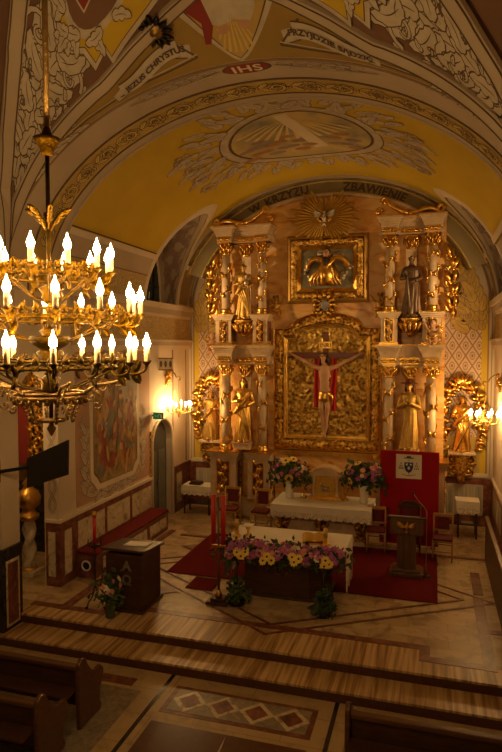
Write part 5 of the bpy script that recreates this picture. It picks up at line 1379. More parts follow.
d = MB().prism([(-.21, .10), (.21, .10), (.21, .46)] + [(.21 * math.cos(a), .46 + .12 * math.sin(a)) for a in [PI * i / 10 for i in range(1, 10)]] + [(-.21, .46)], 'y', -.225, -.20).build('door', M['goldpaint'], tb)
m = MB(); P = lambda u, v, hh: Vector((u, -.225 - hh, .3 + v))
m.tube([P(-.09, .04, .02), P(0, -.02, .03), P(.10, .01, .02)], [.03, .05, .025], 8); m.ell(P(-.10, .08, .02), .03, 8, 6)
for k in range(4): m.tube([P(-.06 + k * .05, -.02, .02), P(-.07 + k * .055, -.10, .015)], .012, 5)
m.build('relief_lamb', M['silver'], d)
for s in (-1, 1):
    c_ = MB().lathe([(.05, .08), (.055, .11), (.04, .13), (.036, .50), (.055, .56), (.06, .60)], 14, c=(s * .29, -.235, 0)).build('column', M['altarwhite'], tb)
    v_ = MB().tube([(s * .29 + .042 * math.cos(i * .6), -.235 + .042 * math.sin(i * .6), .14 + i * .009) for i in range(40)], .007, 5); v_.build('gilded_vine', M['gold'], c_)
MB().cb((0, -.02, .90), (.02, .02, .16)).cb((0, -.02, .93), (.09, .02, .02)).build('cross', M['gold'], tb)
def candlestick(label, loc, hgt, group, wax='wax', rc=.030, hc=.22):
    t = thing('candlestick', label, 'candlestick', loc, 0, group)
    MB().lathe([(.085, 0), (.09, .02), (.04, .05), (.022, .09), (.035, .13), (.018, .18), (.016, hgt - .06), (.03, hgt - .04), (.055, hgt - .015), (.055, hgt)], 16).build('holder', M['gold'], t)
    MB().lathe([(rc, hgt), (rc, hgt + hc), (rc * .3, hgt + hc + .006)], 14).build('candle', M[wax], t)
    MB().lathe([(rc * 1.15, hgt + hc * .25), (rc * 1.15, hgt + hc * .8)], 14).build('gilt_band', M['goldpaint'], t)
    MB().tube([(0, 0, hgt + hc), (0, .004, hgt + hc + .03)], .003, 5).build('wick', M['black'], t)
    return t
candlestick('gilded candlestick left of the tabernacle on the rear altar', (-3.02, 14.58, .955), .34, 'candlesticks beside the tabernacle')
candlestick('gilded candlestick right of the tabernacle on the rear altar', (-1.98, 14.55, .955), .34, 'candlesticks beside the tabernacle')
bouquet_vase('white vase of yellow and pink flowers on the left end of the rear altar', (-3.36, 14.42, .955), 3)
bouquet_vase('white vase of yellow and pink flowers on the rear altar, nearer the red panel', (-1.52, 14.42, .955), 8)
# ---- front altar
fa_ = thing('front_altar', 'dark wooden altar table with carved emblem at the centre of the chancel', 'altar', (-2.62, 11.22, 0))
MB().box(-1.12, -.44, .92, 1.12, .46, .985).build('table_top', M['wood'], fa_, bevel=.008)
MB().prism([(-.78, -.38), (-.5, -.50), (.5, -.50), (.80, -.38), (.80, .36), (-.78, .36)], 'z', .05, .92).build('altar_body', M['wood'], fa_, bevel=.01)
MB().prism([(-.84, -.42), (-.5, -.55), (.5, -.55), (.86, -.42), (.86, .4), (-.84, .4)], 'z', 0, .06).build('plinth', M['wood'], fa_)
m = MB(); P = lambda u, v, hh: Vector((u, -.505 - hh, .62 + v))
for s in (-1, 1):
    carve_scroll(m, P, (s * .16, .02), .12, PI / 2, s * 1.2, .025, False); carve_scroll(m, P, (s * .08, -.10), .08, 0, s * 1.2, .02, False)
m.tube([P(0, .12, .01), P(0, -.2, .01)], .014, 6); m.build('carved_emblem', M['bronze'], fa_)
cloth_obj('tablecloth', 'white cloth with lace ends over the front altar behind the flowers', (-2.62, 11.26, .99), 1.16, .50, .16, .80, .3, lace=.26)
AG = 'candlesticks on the front altar'
candlestick('short gilded candlestick on the left of the front altar beside the chalice', (-3.62, 11.02, 1.0), .10, AG, 'wax', .036, .22)
candlestick('short gilded candlestick on the right of the front altar beside the open missal', (-1.86, 10.98, 1.0), .10, AG, 'wax', .036, .22)
ch = thing('chalice', 'gold chalice covered with a square white pall on the front altar', 'chalice', (-3.42, 11.14, 1.0))
MB().lathe([(.075, 0), (.07, .015), (.02, .04), (.03, .08), (.016, .10), (.05, .13), (.065, .19), (.06, .19)], 16).build('cup', M['gold'], ch)
MB().cb((0, 0, .20), (.19, .19, .016)).build('pall', M['cloth'], ch)
ms = thing('missal', 'open gilt-edged missal on a low stand on the front altar', 'book', (-2.10, 11.10, 1.0), .2)
st_ = MB().prism([(-.16, 0), (.16, 0), (.16, .10), (-.16, .03)], 'x', -.22, .22); st_.build('stand', M['gold'], ms)
for s in (-1, 1):
    m = MB().sheet(lambda u, v, s=s: Vector((s * .21 * u, lerp(-.16, .16, v), .045 + .07 * v + .025 * math.sin(PI * u))), 8, 2); m.build('page_block', M['goldpaint'], ms)
# flower garland in front
gl = thing('flower_garland', 'long garland of pink, magenta and yellow flowers along the front altar edge', 'flower arrangement', (-2.60, 10.50, .88))
MB().box(-1.08, -.05, -.06, 1.08, .08, .0).build('trough', M['iron'], gl)
fp = [((x, -.02, .10 + .05 * math.sin(x * 9)), (1.2, 1.1, .9)) for x in [-1.08 + i * .09 for i in range(25)]] + [((x, -.10, -.02), (1.1, .8, .9)) for x in [-1.1 + i * .2 for i in range(12)]]
foliage(fp, 900, .12, 5, .085).build('foliage', M['green'], gl)
rnd = random.Random(12)
yel = [(-.78, -.20, .06), (-.70, -.22, .0), (-.20, -.24, .05), (-.12, -.22, -.02), (-.28, -.22, -.04), (.30, -.24, .0), (.38, -.22, .06), (.26, -.22, .08), (.84, -.24, -.02), (.92, -.22, .02), (.86, -.22, .08), (-.62, -.2, .08)]
for p in yel: add_flower(gl, 'yellow', p, (rnd.uniform(-.3, .3), -1, .5), 1.0)
for i in range(86):
    x = -1.15 + 2.3 * (i + rnd.uniform(-.6, .6)) / 86; a = rnd.uniform(-.5, 1.9); d = Vector((rnd.uniform(-.4, .4), -math.cos(a), math.sin(a)))
    add_flower(gl, ('magenta', 'pink', 'magenta', 'salmon', 'magenta', 'pink', 'white')[i % 7], (x, d.y * .17, .05 + .02 * math.sin(x * 9) + d.z * .17), d, rnd.uniform(.95, 1.5))
for lb, loc, sd in (('black flower stand with leafy pot at its foot, left end of the garland', (-3.36, 10.22, 0), 1), ('black flower stand with leafy pot at its foot, right end of the garland', (-1.76, 10.22, 0), 2)):
    t = thing('flower_stand', lb, 'plant stand', loc, 0, 'flower stands before the front altar')
    MB().lathe([(.13, 0), (.15, .03), (.15, .10), (.12, .12)], 16).build('pot', M['black'], t)
    MB().tube([(0, 0, .1), (0, 0, .84)], .022, 8).build('pole', M['iron'], t)
    MB().box(-.10, -.04, .82, .10, .22, .835).build('bracket', M['iron'], t)
    foliage([((0, 0, .20), (1.3, 1.3, .9)), ((0, 0, .12), (1.4, 1.4, .7)), ((0, 0, .34), (.6, .6, 1))], 260, .11, 20 + sd, .08).build('foliage', M['green'], t)
# candle stand with red candles
ps = thing('processional_stand', 'wooden stand with two tall red candles beside the left end of the garland', 'candle stand', (-3.70, 10.20, 0))
MB().box(-.20, -.16, 0, .20, .16, .06).box(-.13, -.11, .06, .13, .11, .11).build('base', M['wood'], ps, bevel=.008)
MB().tube([(0, 0, .1), (0, 0, 1.0), (0, 0, 1.98)], [.026, .022, .02], 8).build('pole', M['woodm'], ps)
MB().lathe([(.03, .1), (.07, .14), (.045, .20), (.03, .24)], 14).build('gilt_knob', M['gold'], ps)
MB().box(-.13, -.03, 1.04, .13, .03, 1.08).build('crossbar', M['gold'], ps)
for s in (-1, 1): MB().lathe([(.044, 1.10), (.044, 2.0), (.01, 2.01)], 12, c=(s * .095, -.01, 0)).build('candle', M['redwax'], ps)
MB().ell((0, 0, 2.05), (.03, .03, .05), 10, 8).box(-.012, -.012, 2.06, .012, .012, 2.20).box(-.05, -.012, 2.13, .05, .012, 2.155).build('finial_cross', M['gold'], ps)
# ---- carpets
def rug(label, x0, y0, x1, y1, z=.013, nm='carpet'):
    m = MB().box(x0, y0, z, x1, y1, z + .012); return tag(m.build(nm, M['carpet'], bevel=.004), label, 'carpet')
rug('large red carpet under the front altar and lectern', -5.25, 11.28, .16, 14.0)
rug('small dark red rug beside the stand with red candles', -4.55, 10.62, -4.0, 11.20)
# ---- bench along the left wall
bn = thing('bench', 'long red cushioned bench with marble front along the mural wall', 'bench', (XL + .03, 10.52, 0))
MB().box(0, 0, 0, .44, 3.5, .44).build('bench_body', M['redmarble'], bn)
m = MB()
for k in range(3): m.box(.44, .30 + k * 1.08, .10, .448, 1.22 + k * 1.08, .36)
m.build('marble_panel', M['palemarble'], bn)
MB().box(0, 0, .44, .48, 3.5, .475).build('seat_board', M['woodm'], bn, bevel=.006)
MB().box(.01, .02, .475, .47, 3.48, .53).build('cushion', M['red'], bn, bevel=.018)
m = MB().tube([(.24 + .095 * math.cos(a), -.012, .26 + .095 * math.sin(a)) for a in [2 * PI * i / 20 for i in range(20)]], .02, 6, True); m.build('vent_ring', M['ceramic'], bn)
MB().prism([(.24 + .085 * math.cos(2 * PI * i / 20), .26 + .085 * math.sin(2 * PI * i / 20)) for i in range(20)], 'y', -.008, 0).build('vent_hole', M['black'], bn)
# ---- desk on the left (ambo)
am_ = thing('ambo', 'dark wooden reading desk with metal letters near the chancel step', 'reading desk', (-5.17, 9.74, 0))
MB().box(-.36, -.40, .06, .34, .38, 1.03).build('body', M['wood'], am_, bevel=.01)
MB().box(-.39, -.43, 0, .37, .43, .06).build('plinth', M['wood'], am_)
m = MB().box(-.44, -.44, 0, .42, .40, .045); tp = m.build('desk_top', M['wood'], am_, bevel=.01, loc=(0, 0, 1.05)); tp.rotation_euler = (-.10, 0, 0)
for ch_, z in (('A', .76), ('Ω', .50)):
    text_on('metal_letter', ch_, .24, lambda u, v, h, z=z: Vector((.06 + u, -.402 - h, z + v)), M['silver'], am_, .008, 1, .008, .006)
pb = tag(MB().box(-.22, -.16, 0, .22, .16, .012).box(-.20, -.14, .012, .20, .14, .018).build('paper_sheets', M['paper'], loc=(-5.10, 9.76, 1.098)), 'white paper sheets on the dark reading desk', 'papers'); pb.rotation_euler = (-.10, 0, .1)
# iron floor candle
fc = thing('floor_candle', 'wrought iron floor candlestick with red candle beside the reading desk', 'candle stand', (-5.86, 9.52, 0))
for k in range(3):
    a = .5 + 2 * PI * k / 3; m = MB().tube(spline([(0, 0, .32), (.10 * math.cos(a), .10 * math.sin(a), .16), (.22 * math.cos(a), .22 * math.sin(a), .10), (.27 * math.cos(a), .27 * math.sin(a), .0), (.30 * math.cos(a), .30 * math.sin(a), .05)], 5), .013, 6); m.build('leg', M['iron'], fc)
MB().tube([(0, 0, .28), (0, 0, 1.05)], .014, 8).build('pole', M['iron'], fc)
m = MB().lathe([(.02, 1.03), (.09, 1.06), (.10, 1.09), (.03, 1.09)], 14)
for k in range(6): a = k * PI / 3; m.tube(spline([(.09 * math.cos(a), .09 * math.sin(a), 1.08), (.14 * math.cos(a), .14 * math.sin(a), 1.12), (.12 * math.cos(a), .12 * math.sin(a), 1.18)], 4), .008, 5)
m.build('drip_pan', M['iron'], fc)
MB().lathe([(.033, 1.09), (.033, 1.60), (.01, 1.605)], 12).build('candle', M['redwax'], fc)
MB().lathe([(.036, 1.60), (.042, 1.64), (.03, 1.70), (.01, 1.705)], 12).build('follower_cap', M['gold'], fc)
fv = thing('floor_vase', 'tall glass vase of pink flowers in front of the reading desk', 'vase of flowers', (-5.30, 9.08, 0))
MB().lathe([(.07, 0), (.085, .03), (.075, .15), (.085, .30), (.11, .36), (.10, .36), (.06, .2)], 18).build('vase', M['glassgreen'], fv)
foliage([((0, 0, .52), (1.0, 1.0, 1.5)), ((0, 0, .44), (1.2, 1.1, 1.1))], 200, .11, 31, .11).build('foliage', M['green'], fv)
rnd = random.Random(9)
for i in range(18):
    a = rnd.uniform(0, 2 * PI); d = Vector((math.cos(a), math.sin(a) - .5, rnd.uniform(-.2, 1))).normalized()
    add_flower(fv, ('salmon', 'pink', 'salmon', 'white')[i % 4], Vector((0, 0, .54)) + Vector((d.x * .19, d.y * .18, d.z * .28)), d, rnd.uniform(.7, 1.1))
# ---- lectern, chairs, backdrop on the right
lt = thing('lectern', 'brown wooden lectern with gilded eagle on the red carpet', 'lectern', (-.45, 12.62, .026))
MB().box(-.34, -.26, 0, .34, .26, .08).box(-.28, -.2, .08, .28, .2, .13).build('base', M['woodm'], lt, bevel=.01)
m = MB()
for x in (-.13, 0, .13): m.box(x - .055, -.11, .13, x + .055, .11, .92)
m.box(-.17, -.09, .13, .17, .09, .92); m.build('column', M['woodm'], lt, bevel=.006)
hd = MB().prism([(-.20, .86), (.20, .86), (.20, 1.02), (-.20, 1.20)], 'x', -.33, .33).build('desk_box', M['woodm'], lt, bevel=.008)
tp = MB().box(-.38, -.27, 0, .38, .27, .03).build('desk_top', M['woodm'], lt, bevel=.006, loc=(0, 0, 1.115)); tp.rotation_euler = (-.42, 0, 0)
m = MB(); P = lambda u, v, hh: Vector((u, -.205 - hh, 1.02 + v))
m.tube([P(0, .07, .02), P(0, 0, .03), P(0, -.08, .015)], [.018, .035, .012], 8); m.ell(P(.015, .09, .02), .022, 8, 6)
for s in (-1, 1):
    for k in range(5): leaf3(m, P, s * .02, .03, PI / 2 - s * (1.1 + k * .22), .19 - .012 * k, .045, .012)
for k in (-1, 0, 1): leaf3(m, P, 0, -.06, -PI / 2 + k * .4, .08, .035, .012)
m.build('eagle_emblem', M['gold'], hd)
pp = tag(MB().box(-.30, -.20, 0, .30, .18, .014).build('open_book', M['paper'], loc=(-.50, 12.62, 1.176)), 'open white book on the brown lectern', 'book'); pp.rotation_euler = (-.42, 0, 0)
mic = thing('microphone_stand', 'thin microphone stand with bent neck right of the brown lectern', 'microphone stand', (-.06, 12.55, .026))
MB().lathe([(.10, 0), (.10, .012), (.02, .02)], 16).build('base', M['black'], mic)
MB().tube(spline([(0, 0, .01), (0, 0, .6), (0, 0, 1.22), (-.02, -.01, 1.38), (-.16, -.05, 1.55), (-.26, -.08, 1.70)], 5), .008, 6).build('pole', M['silver'], mic)
MB().tube([(-.255, -.08, 1.69), (-.285, -.09, 1.75)], [.014, .018], 8).build('microphone', M['black'], mic)
bd = thing('backdrop_panel', 'upright red cloth panel with coat of arms behind the lectern', 'panel', (-.47, 14.42, 0))
MB().box(-.68, 0, .05, .66, .04, 2.26).build('panel', M['backdrop'], bd)
for s in (-.55, .55): MB().box(s - .04, -.1, 0, s + .04, .25, .05).build('foot', M['wood'], bd)
po = thing('poster', 'white poster with bishop coat of arms on the red panel', 'poster', (-.49, 14.415, 1.90))
MB().box(-.29, -.004, -.285, .29, 0, .285).build('sheet', M['paper'], po)
pz_ = lambda u, v, h: Vector((u, -.004 - h, v))
shp = [(-.10, .10), (.10, .10), (.10, -.02), (.06, -.11), (0, -.15), (-.06, -.11), (-.10, -.02)]
painted('printed_shield', [shp], pz_, M['blue'], po, .002, 0)
painted('printed_charges', [[(-.07, .06), (-.03, .08), (-.02, .04), (-.06, .02)], [(.03, .08), (.07, .06), (.06, .02), (.02, .04)], [(-.02, 0), (.02, 0), (.03, -.05), (0, -.08), (-.03, -.05)]], pz_, M['paper'], po, .004, 0)
painted('printed_hat', [[(-.12, .19), (.12, .19), (.10, .21), (.05, .22), (.04, .25), (-.04, .25), (-.05, .22), (-.10, .21)]], pz_, M['armsgreen'], po, .003, 0)
ts = []
for s in (-1, 1):
    for r, k in enumerate((1, 2, 3)):
        for i in range(k): x = s * (.175 + (i - (k - 1) / 2) * .04); z = .08 - r * .06; ts.append([(x - .014, z - .022), (x + .014, z - .022), (x + .006, z + .022), (x - .006, z + .022)])
painted('printed_tassels', ts, pz_, M['armsgreen'], po, .003, 0)
painted('printed_staff', [[(-.006, -.22), (.006, -.22), (.006, .18), (-.006, .18)], [(-.03, .15), (.03, .15), (.03, .165), (-.03, .165)]], pz_, M['goldpaint'], po, .0015, 0)
painted('printed_ribbon', [[(-.15, -.19), (-.05, -.215), (.05, -.215), (.15, -.19), (.15, -.175), (.05, -.20), (-.05, -.20), (-.15, -.175)]], pz_, M['lineb'], po, .003, 0)
def chair(label, loc, rz, group, w=.44, bh=.95, mat='chairwood', seat='darkseat'):
    t = thing('chair', label, 'chair', loc, rz, group); h = w / 2
    MB().box(-h, -.21, .42, h, .21, .455).build('seat_frame', M[mat], t, bevel=.006)
    MB().box(-h + .01, -.21, .455, h - .01, .20, .51).build('seat', M[seat], t, bevel=.02)
    for x in (-h + .02, h - .02):
        MB().tube([(x, -.19, 0), (x, -.19, .43)], [.017, .021], 8).build('leg', M[mat], t)
        MB().tube([(x, .24, 0), (x, .20, .43), (x, .22, .7), (x, .27, bh)], [.017, .021, .019, .017], 8).build('leg', M[mat], t)
    MB().box(-h + .02, -.20, .20, h - .02, -.18, .225).box(-h + .02, .21, .24, h - .02, .23, .265).build('stretcher', M[mat], t)
    MB().box(-h + .02, .245, bh - .07, h - .02, .275, bh).build('back_rail', M[mat], t, bevel=.005); MB().box(-h + .02, .205, .56, h - .02, .23, .60).build('back_rail', M[mat], t, bevel=.005)
    v = [(-h + .09, .215, .60), (h - .09, .215, .60), (h - .09, .255, bh - .07), (-h + .09, .255, bh - .07)]
    MB().add(v + [(x, y + .022, z) for x, y, z in v], [(0, 1, 2, 3), (7, 6, 5, 4), (0, 4, 5, 1), (1, 5, 6, 2), (2, 6, 7, 3), (3, 7, 4, 0)]).build('backrest', M[seat], t, bevel=.006)
    return t
CGp = 'wooden chairs with maroon seats before the red panel'
chair('wooden chair with maroon seat right of the lectern, before the small side table', (.28, 13.78, .0), -.05, CGp)
chair('wooden chair with maroon seat left of the lectern, beside the rear altar', (-1.18, 13.88, .026), .05, CGp)
ac = chair('maroon armchair with rounded back directly behind the lectern', (-.45, 13.95, .026), 0, 'armchair', .52, 1.02, 'wood')
MB().prism([(-.24, .96), (.24, .96), (.20, 1.06), (.10, 1.12), (-.10, 1.12), (-.20, 1.06)], 'y', .25, .285).build('crest', M['wood'], ac, bevel=.008)
for s in (-1, 1): MB().tube([(s * .26, .24, .66), (s * .27, 0, .68), (s * .27, -.18, .66), (s * .25, -.19, .44)], .02, 8).build('armrest', M['wood'], ac)
SGp = 'gilded chairs with red seats beside the altarpiece base'
chair('gilded chair with dark red seat at the foot of the altarpiece, nearer the rear altar', (-4.18, 14.72, .0), 0, SGp, .46, 1.0, 'goldpaint', 'darkseat')
chair('gilded chair with dark red seat at the foot of the altarpiece, nearer the side table', (-5.02, 14.72, .0), 0, SGp, .46, 1.0, 'goldpaint', 'darkseat')
def side_table(label, x, y, w, d, h, clabel, drop):
    t = thing('side_table', label, 'table', (x, y, 0), 0, 'side tables at the end wall')
    MB().box(-w / 2, -d / 2, h - .04, w / 2, d / 2, h).build('table_top', M['wood'], t)
    for sx in (-1, 1):
        for sy in (-1, 1): MB().box(sx * (w / 2 - .05) - .02, sy * (d / 2 - .05) - .02, 0, sx * (w / 2 - .05) + .02, sy * (d / 2 - .05) + .02, h - .04).build('leg', M['wood'], t)
    MB().box(-w / 2 + .04, -d / 2 + .04, h * .36, w / 2 - .04, d / 2 - .04, h * .36 + .02).build('shelf', M['wood'], t)
    cloth_obj('tablecloth', clabel, (x, y, h + .004), w / 2 + .015, d / 2 + .015, drop, drop, drop, lace=.14, group='cloths on the side tables')
side_table('small dark side table against the end wall left of the altarpiece', -6.28, 15.72, .84, .5, .80, 'white lace cloth on the side table left of the altarpiece', .26)
side_table('small dark side table against the end wall behind the right chair', .88, 15.62, .52, .46, .92, 'white lace cloth on the side table right of the altarpiece', .30)
tag(MB().box(-.17, -.12, 0, .17, .12, .05).box(-.14, -.1, .05, .15, .1, .085).build('book', M['wood'], loc=(-6.36, 15.70, .818)), 'dark closed book on the side table left of the altarpiece', 'book')
tag(MB().box(-.14, -.10, 0, .14, .10, .01).build('cloth_napkin', M['cloth'], loc=(.88, 15.62, .355)), 'folded white napkin on the lower shelf of the right side table', 'napkin')
# ---- stall on the right, pews in the nave
sl_ = thing('choir_stall', 'long dark wooden stall along the right chancel wall', 'stall', (1.17, 9.7, 0))
MB().box(0, 0, 0, .05, 4.25, .95).build('front_panel', M['wood'], sl_); MB().box(-.015, -.02, .95, .065, 4.27, .99).build('top_rail', M['woodh'], sl_, bevel=.01)
MB().box(.05, 0, .40, .31, 4.25, .45).build('seat', M['darkseat'], sl_)
def pew(label, x0, x1, y, left_end, right_end):
    t = thing('pew', label, 'pew', (x0, y, NF), 0, 'wooden pews in the nave'); L = x1 - x0
    MB().box(0, -.02, .30, L, .02, .78).build('backrest', M['wood'], t)
    MB().box(0, -.05, .77, L, .05, .83).build('top_rail', M['woodh'], t, bevel=.012)
    MB().box(0, .02, .40, L, .44, .44).build('seat', M['wood'], t, bevel=.008)
    MB().box(0, -.30, .52, L, -.04, .55).build('book_ledge', M['wood'], t)
    prof_ = [(-.07, 0), (.44, 0), (.47, .06), (.42, .16), (.44, .32), (.52, .44), (.53, .54), (.46, .62), (.34, .62), (.24, .66), (.14, .78), (.08, .90), (.0, .93), (-.07, .88), (-.09, .6)]
    for ok, x in ((left_end, -.06), (right_end, L)):
        if ok: MB().prism(prof_, 'x', x, x + .06).build('end_panel', M['woodh'], t, bevel=.012)
    MB().box(.0, -.55, .0, L, -.40, .14).build('kneeler', M['wood'], t)
    return t
pew('wooden pew at lower left, the one nearest the chancel steps', -7.6, -4.40, 6.72, True, True)
pew('wooden pew at lower left, one row behind the frontmost pew', -7.6, -4.40, 5.86, True, True)
pew('wooden pew at lower right, its left end beside the marble aisle', -.84, 2.6, 6.76, True, True)
# ---- television on the left pier
cx_, cy_ = -6.16, 8.38
def PT(px, py, dep):
    f = Vector((-.28872, .95629, -.04828)); r = Vector((.95732, .28903, 0)); u = r.cross(f)
    return Vector((0, 0, H)) + f * dep + r * ((px - 251) / 600 * dep) - u * ((py - 376) / 600 * dep)
tv = thing('television', 'black flat television on an arm from the left pier', 'television', (-6.0, 8.9, 2.8))
A0, B0, C0, D0 = PT(26.5, 488, 9.9), PT(67, 475, 9.4), PT(67.5, 440, 9.4), PT(26.5, 458.5, 9.9)
cen_ = (A0 + B0 + C0 + D0) / 4; tv.location = cen_
n_ = (B0 - A0).cross(D0 - A0).normalized()
if n_.y > 0: n_ = -n_
q4 = [p - cen_ for p in (A0, B0, C0, D0)]
def slab(q, d0, d1, sh=1.0):
    m = MB(); v = [p * sh + n_ * d0 for p in q] + [p * sh + n_ * d1 for p in q]
    return m.add(v, [(0, 1, 2, 3), (7, 6, 5, 4), (0, 4, 5, 1), (1, 5, 6, 2), (2, 6, 7, 3), (3, 7, 4, 0)])
slab(q4, -.04, 0).build('housing', M['black'], tv, bevel=.004); slab(q4, 0, .002, .95).build('screen', M['screen'], tv)
slab(q4, -.08, -.04, .4).build('rear_cover', M['black'], tv)
bk = Vector((-7.02, 8.36, 2.62)) - cen_
MB().tube([-n_ * .06, -n_ * .16 + Vector((-.2, 0, -.02)), bk + Vector((.12, -.12, .0))], .03, 8).build('swing_arm', M['black'], tv)
MB().cb((bk.x, bk.y - .05, bk.z), (.20, .10, .40)).build('wall_plate', M['black'], tv, bevel=.01)
# ---- lights: shared candle bulb
def flame_bm(s=1.0):
    return MB().lathe([(.012 * s, 0), (.022 * s, .014 * s), (.0265 * s, .032 * s), (.020 * s, .058 * s), (.009 * s, .082 * s), (.001, .112 * s)], 10)
FL = flame_bm().mesh('bulb', M['bulb']); FW = flame_bm().mesh('bulb', M['bulbw']); SL = MB().lathe([(.019, 0), (.019, .095), (.012, .10)], 10).mesh('candle_sleeve', M['sleeve'])
def bulb_on(parent, p, s=1.0, fl=None):
    o = bpy.data.objects.new('candle_sleeve', SL); col.objects.link(o); o.parent = parent; o.location = p; o.scale = (s, s, s)
    b = bpy.data.objects.new('bulb', fl or FL); col.objects.link(b); b.parent = parent; b.location = (p[0], p[1], p[2] + .10 * s); b.scale = (s, s, s)
# ---- side chapel: gilded shrine and twisted column
sh_ = thing('side_shrine', 'dark gilded side altar with red picture in the chapel behind the arch', 'altar', (-8.95, 11.6, 0))
MB().box(-.72, 0, 0, .80, .5, 1.6).build('base', M['blackmarble'], sh_); MB().box(-.70, .1, 1.6, .80, .5, 4.3).build('back_panel', M['bronze'], sh_)
MB().box(-.55, .06, 2.0, .10, .10, 3.7).build('picture', M['redpaint'], sh_)
m = MB(); P = lambda u, v, hh: Vector((u, .08 - hh, v))
for i in range(10):
    z = 1.75 + i * .25; s = (-1) ** i
    carve_scroll(m, P, (.30, z), .16, PI / 2, s * 1.2, .06); carve_scroll(m, P, (.56, z + .1), .15, PI / 2, -s * 1.2, .06)
    for q in (.22, .42, .64): leaf3(m, P, q, z, PI / 2 + s * .8, .22, .12, .04)
m.build('carved_scrolls', M['gold'], sh_)
m = MB()
for x in (.14, .74): m.tube([(x, .04, 1.65), (x, .04, 4.2)], .045, 8)
m.build('gilded_moulding', M['gold'], sh_)
wl2 = thing('sconce', 'small wall lamp in the side chapel, hidden behind the left pier', 'wall lamp', (-8.3, 8.93, 3.7))
MB().cb((0, -.04, 0), (.10, .04, .14)).tube([(0, -.03, 0), (0, .10, -.02), (0, .12, .05)], .012, 6).build('bracket', M['goldlamp'], wl2)
bulb_on(wl2, (0, .12, .06), 1.6, FW); bulb_on(wl2, (.08, .10, .06), 1.6, FW)
tc = thing('twisted_column', 'white twisted column on a plinth carrying a gilded urn behind the pier', 'column', (-7.95, 10.42, 0))
MB().box(-.22, -.22, 0, .22, .22, .10).build('plinth', M['palemarble'], tc, bevel=.01)
m = MB(); N = 20; v = []; f = []
for k in range(41):
    z = .12 + 1.0 * k / 40; r = .125 + .012 * math.sin(k)
    for i in range(N):
        a = 2 * PI * i / N; rr = .115 + .030 * math.cos(2 * (a - z * 7.5)); v.append((rr * math.cos(a), rr * math.sin(a), z))
for k in range(40):
    for i in range(N): f.append((k * N + i, k * N + (i + 1) % N, (k + 1) * N + (i + 1) % N, (k + 1) * N + i))
m.add(v, f, True).build('shaft', M['palemarble'], tc)
MB().lathe([(.17, .09), (.17, .13), (.13, .15)], 18).build('base_ring', M['gold'], tc)
MB().lathe([(.13, 1.11), (.20, 1.17), (.21, 1.24), (.14, 1.28), (.12, 1.36), (.23, 1.46), (.25, 1.60), (.20, 1.72), (.12, 1.78), (.09, 1.84), (.13, 1.90), (.05, 1.98), (.02, 2.06)], 22).build('urn', M['gold'], tc)
cd = thing('chandelier', 'large three-tiered gilded chandelier of candle bulbs hanging in the nave', 'chandelier', (-2.71, 3.83, 0))
MB().tube([(0, 0, 9.9), (0, 0, 6.22)], .022, 8).build('suspension_tube', M['bronze'], cd)
MB().tube([(0, 0, 6.22), (0, 0, 4.10)], .016, 8).build('centre_rod', M['goldlampd'], cd)
MB().lathe([(.025, 6.09), (.04, 6.10), (.05, 6.14), (.085, 6.19), (.10, 6.215), (.04, 6.24), (.02, 6.30)], 20).build('cup', M['goldlamp'], cd)
m = MB()
for k in range(6):
    a = k * PI / 3 + .2; d = Vector((math.cos(a), math.sin(a), 0)); n = Vector((-math.sin(a), math.cos(a), 0))
    pts = spline([(.02 * d.x, .02 * d.y, 5.56), (.05 * d.x, .05 * d.y, 5.61), (.09 * d.x, .09 * d.y, 5.66), (.14 * d.x, .14 * d.y, 5.68)], 5); m.tube(pts, .009, 5)
    for i in range(4, 15, 2): m.ball_leaf(pts[i], d * .8 + Vector((0, 0, .4)), d.cross(n), .05, .04, .4); m.ball_leaf(pts[i], d * .5 + Vector((0, 0, .7)), n, .05, .035, .4)
m.build('leaf_crown', M['goldlamp'], cd)
tiers = [(5.19, .33, .45, 12, M['goldlamp'], 0.1), (4.88, .52, .66, 14, M['goldlamp'], .22), (4.53, .56, .72, 16, M['goldlampd'], .05)]
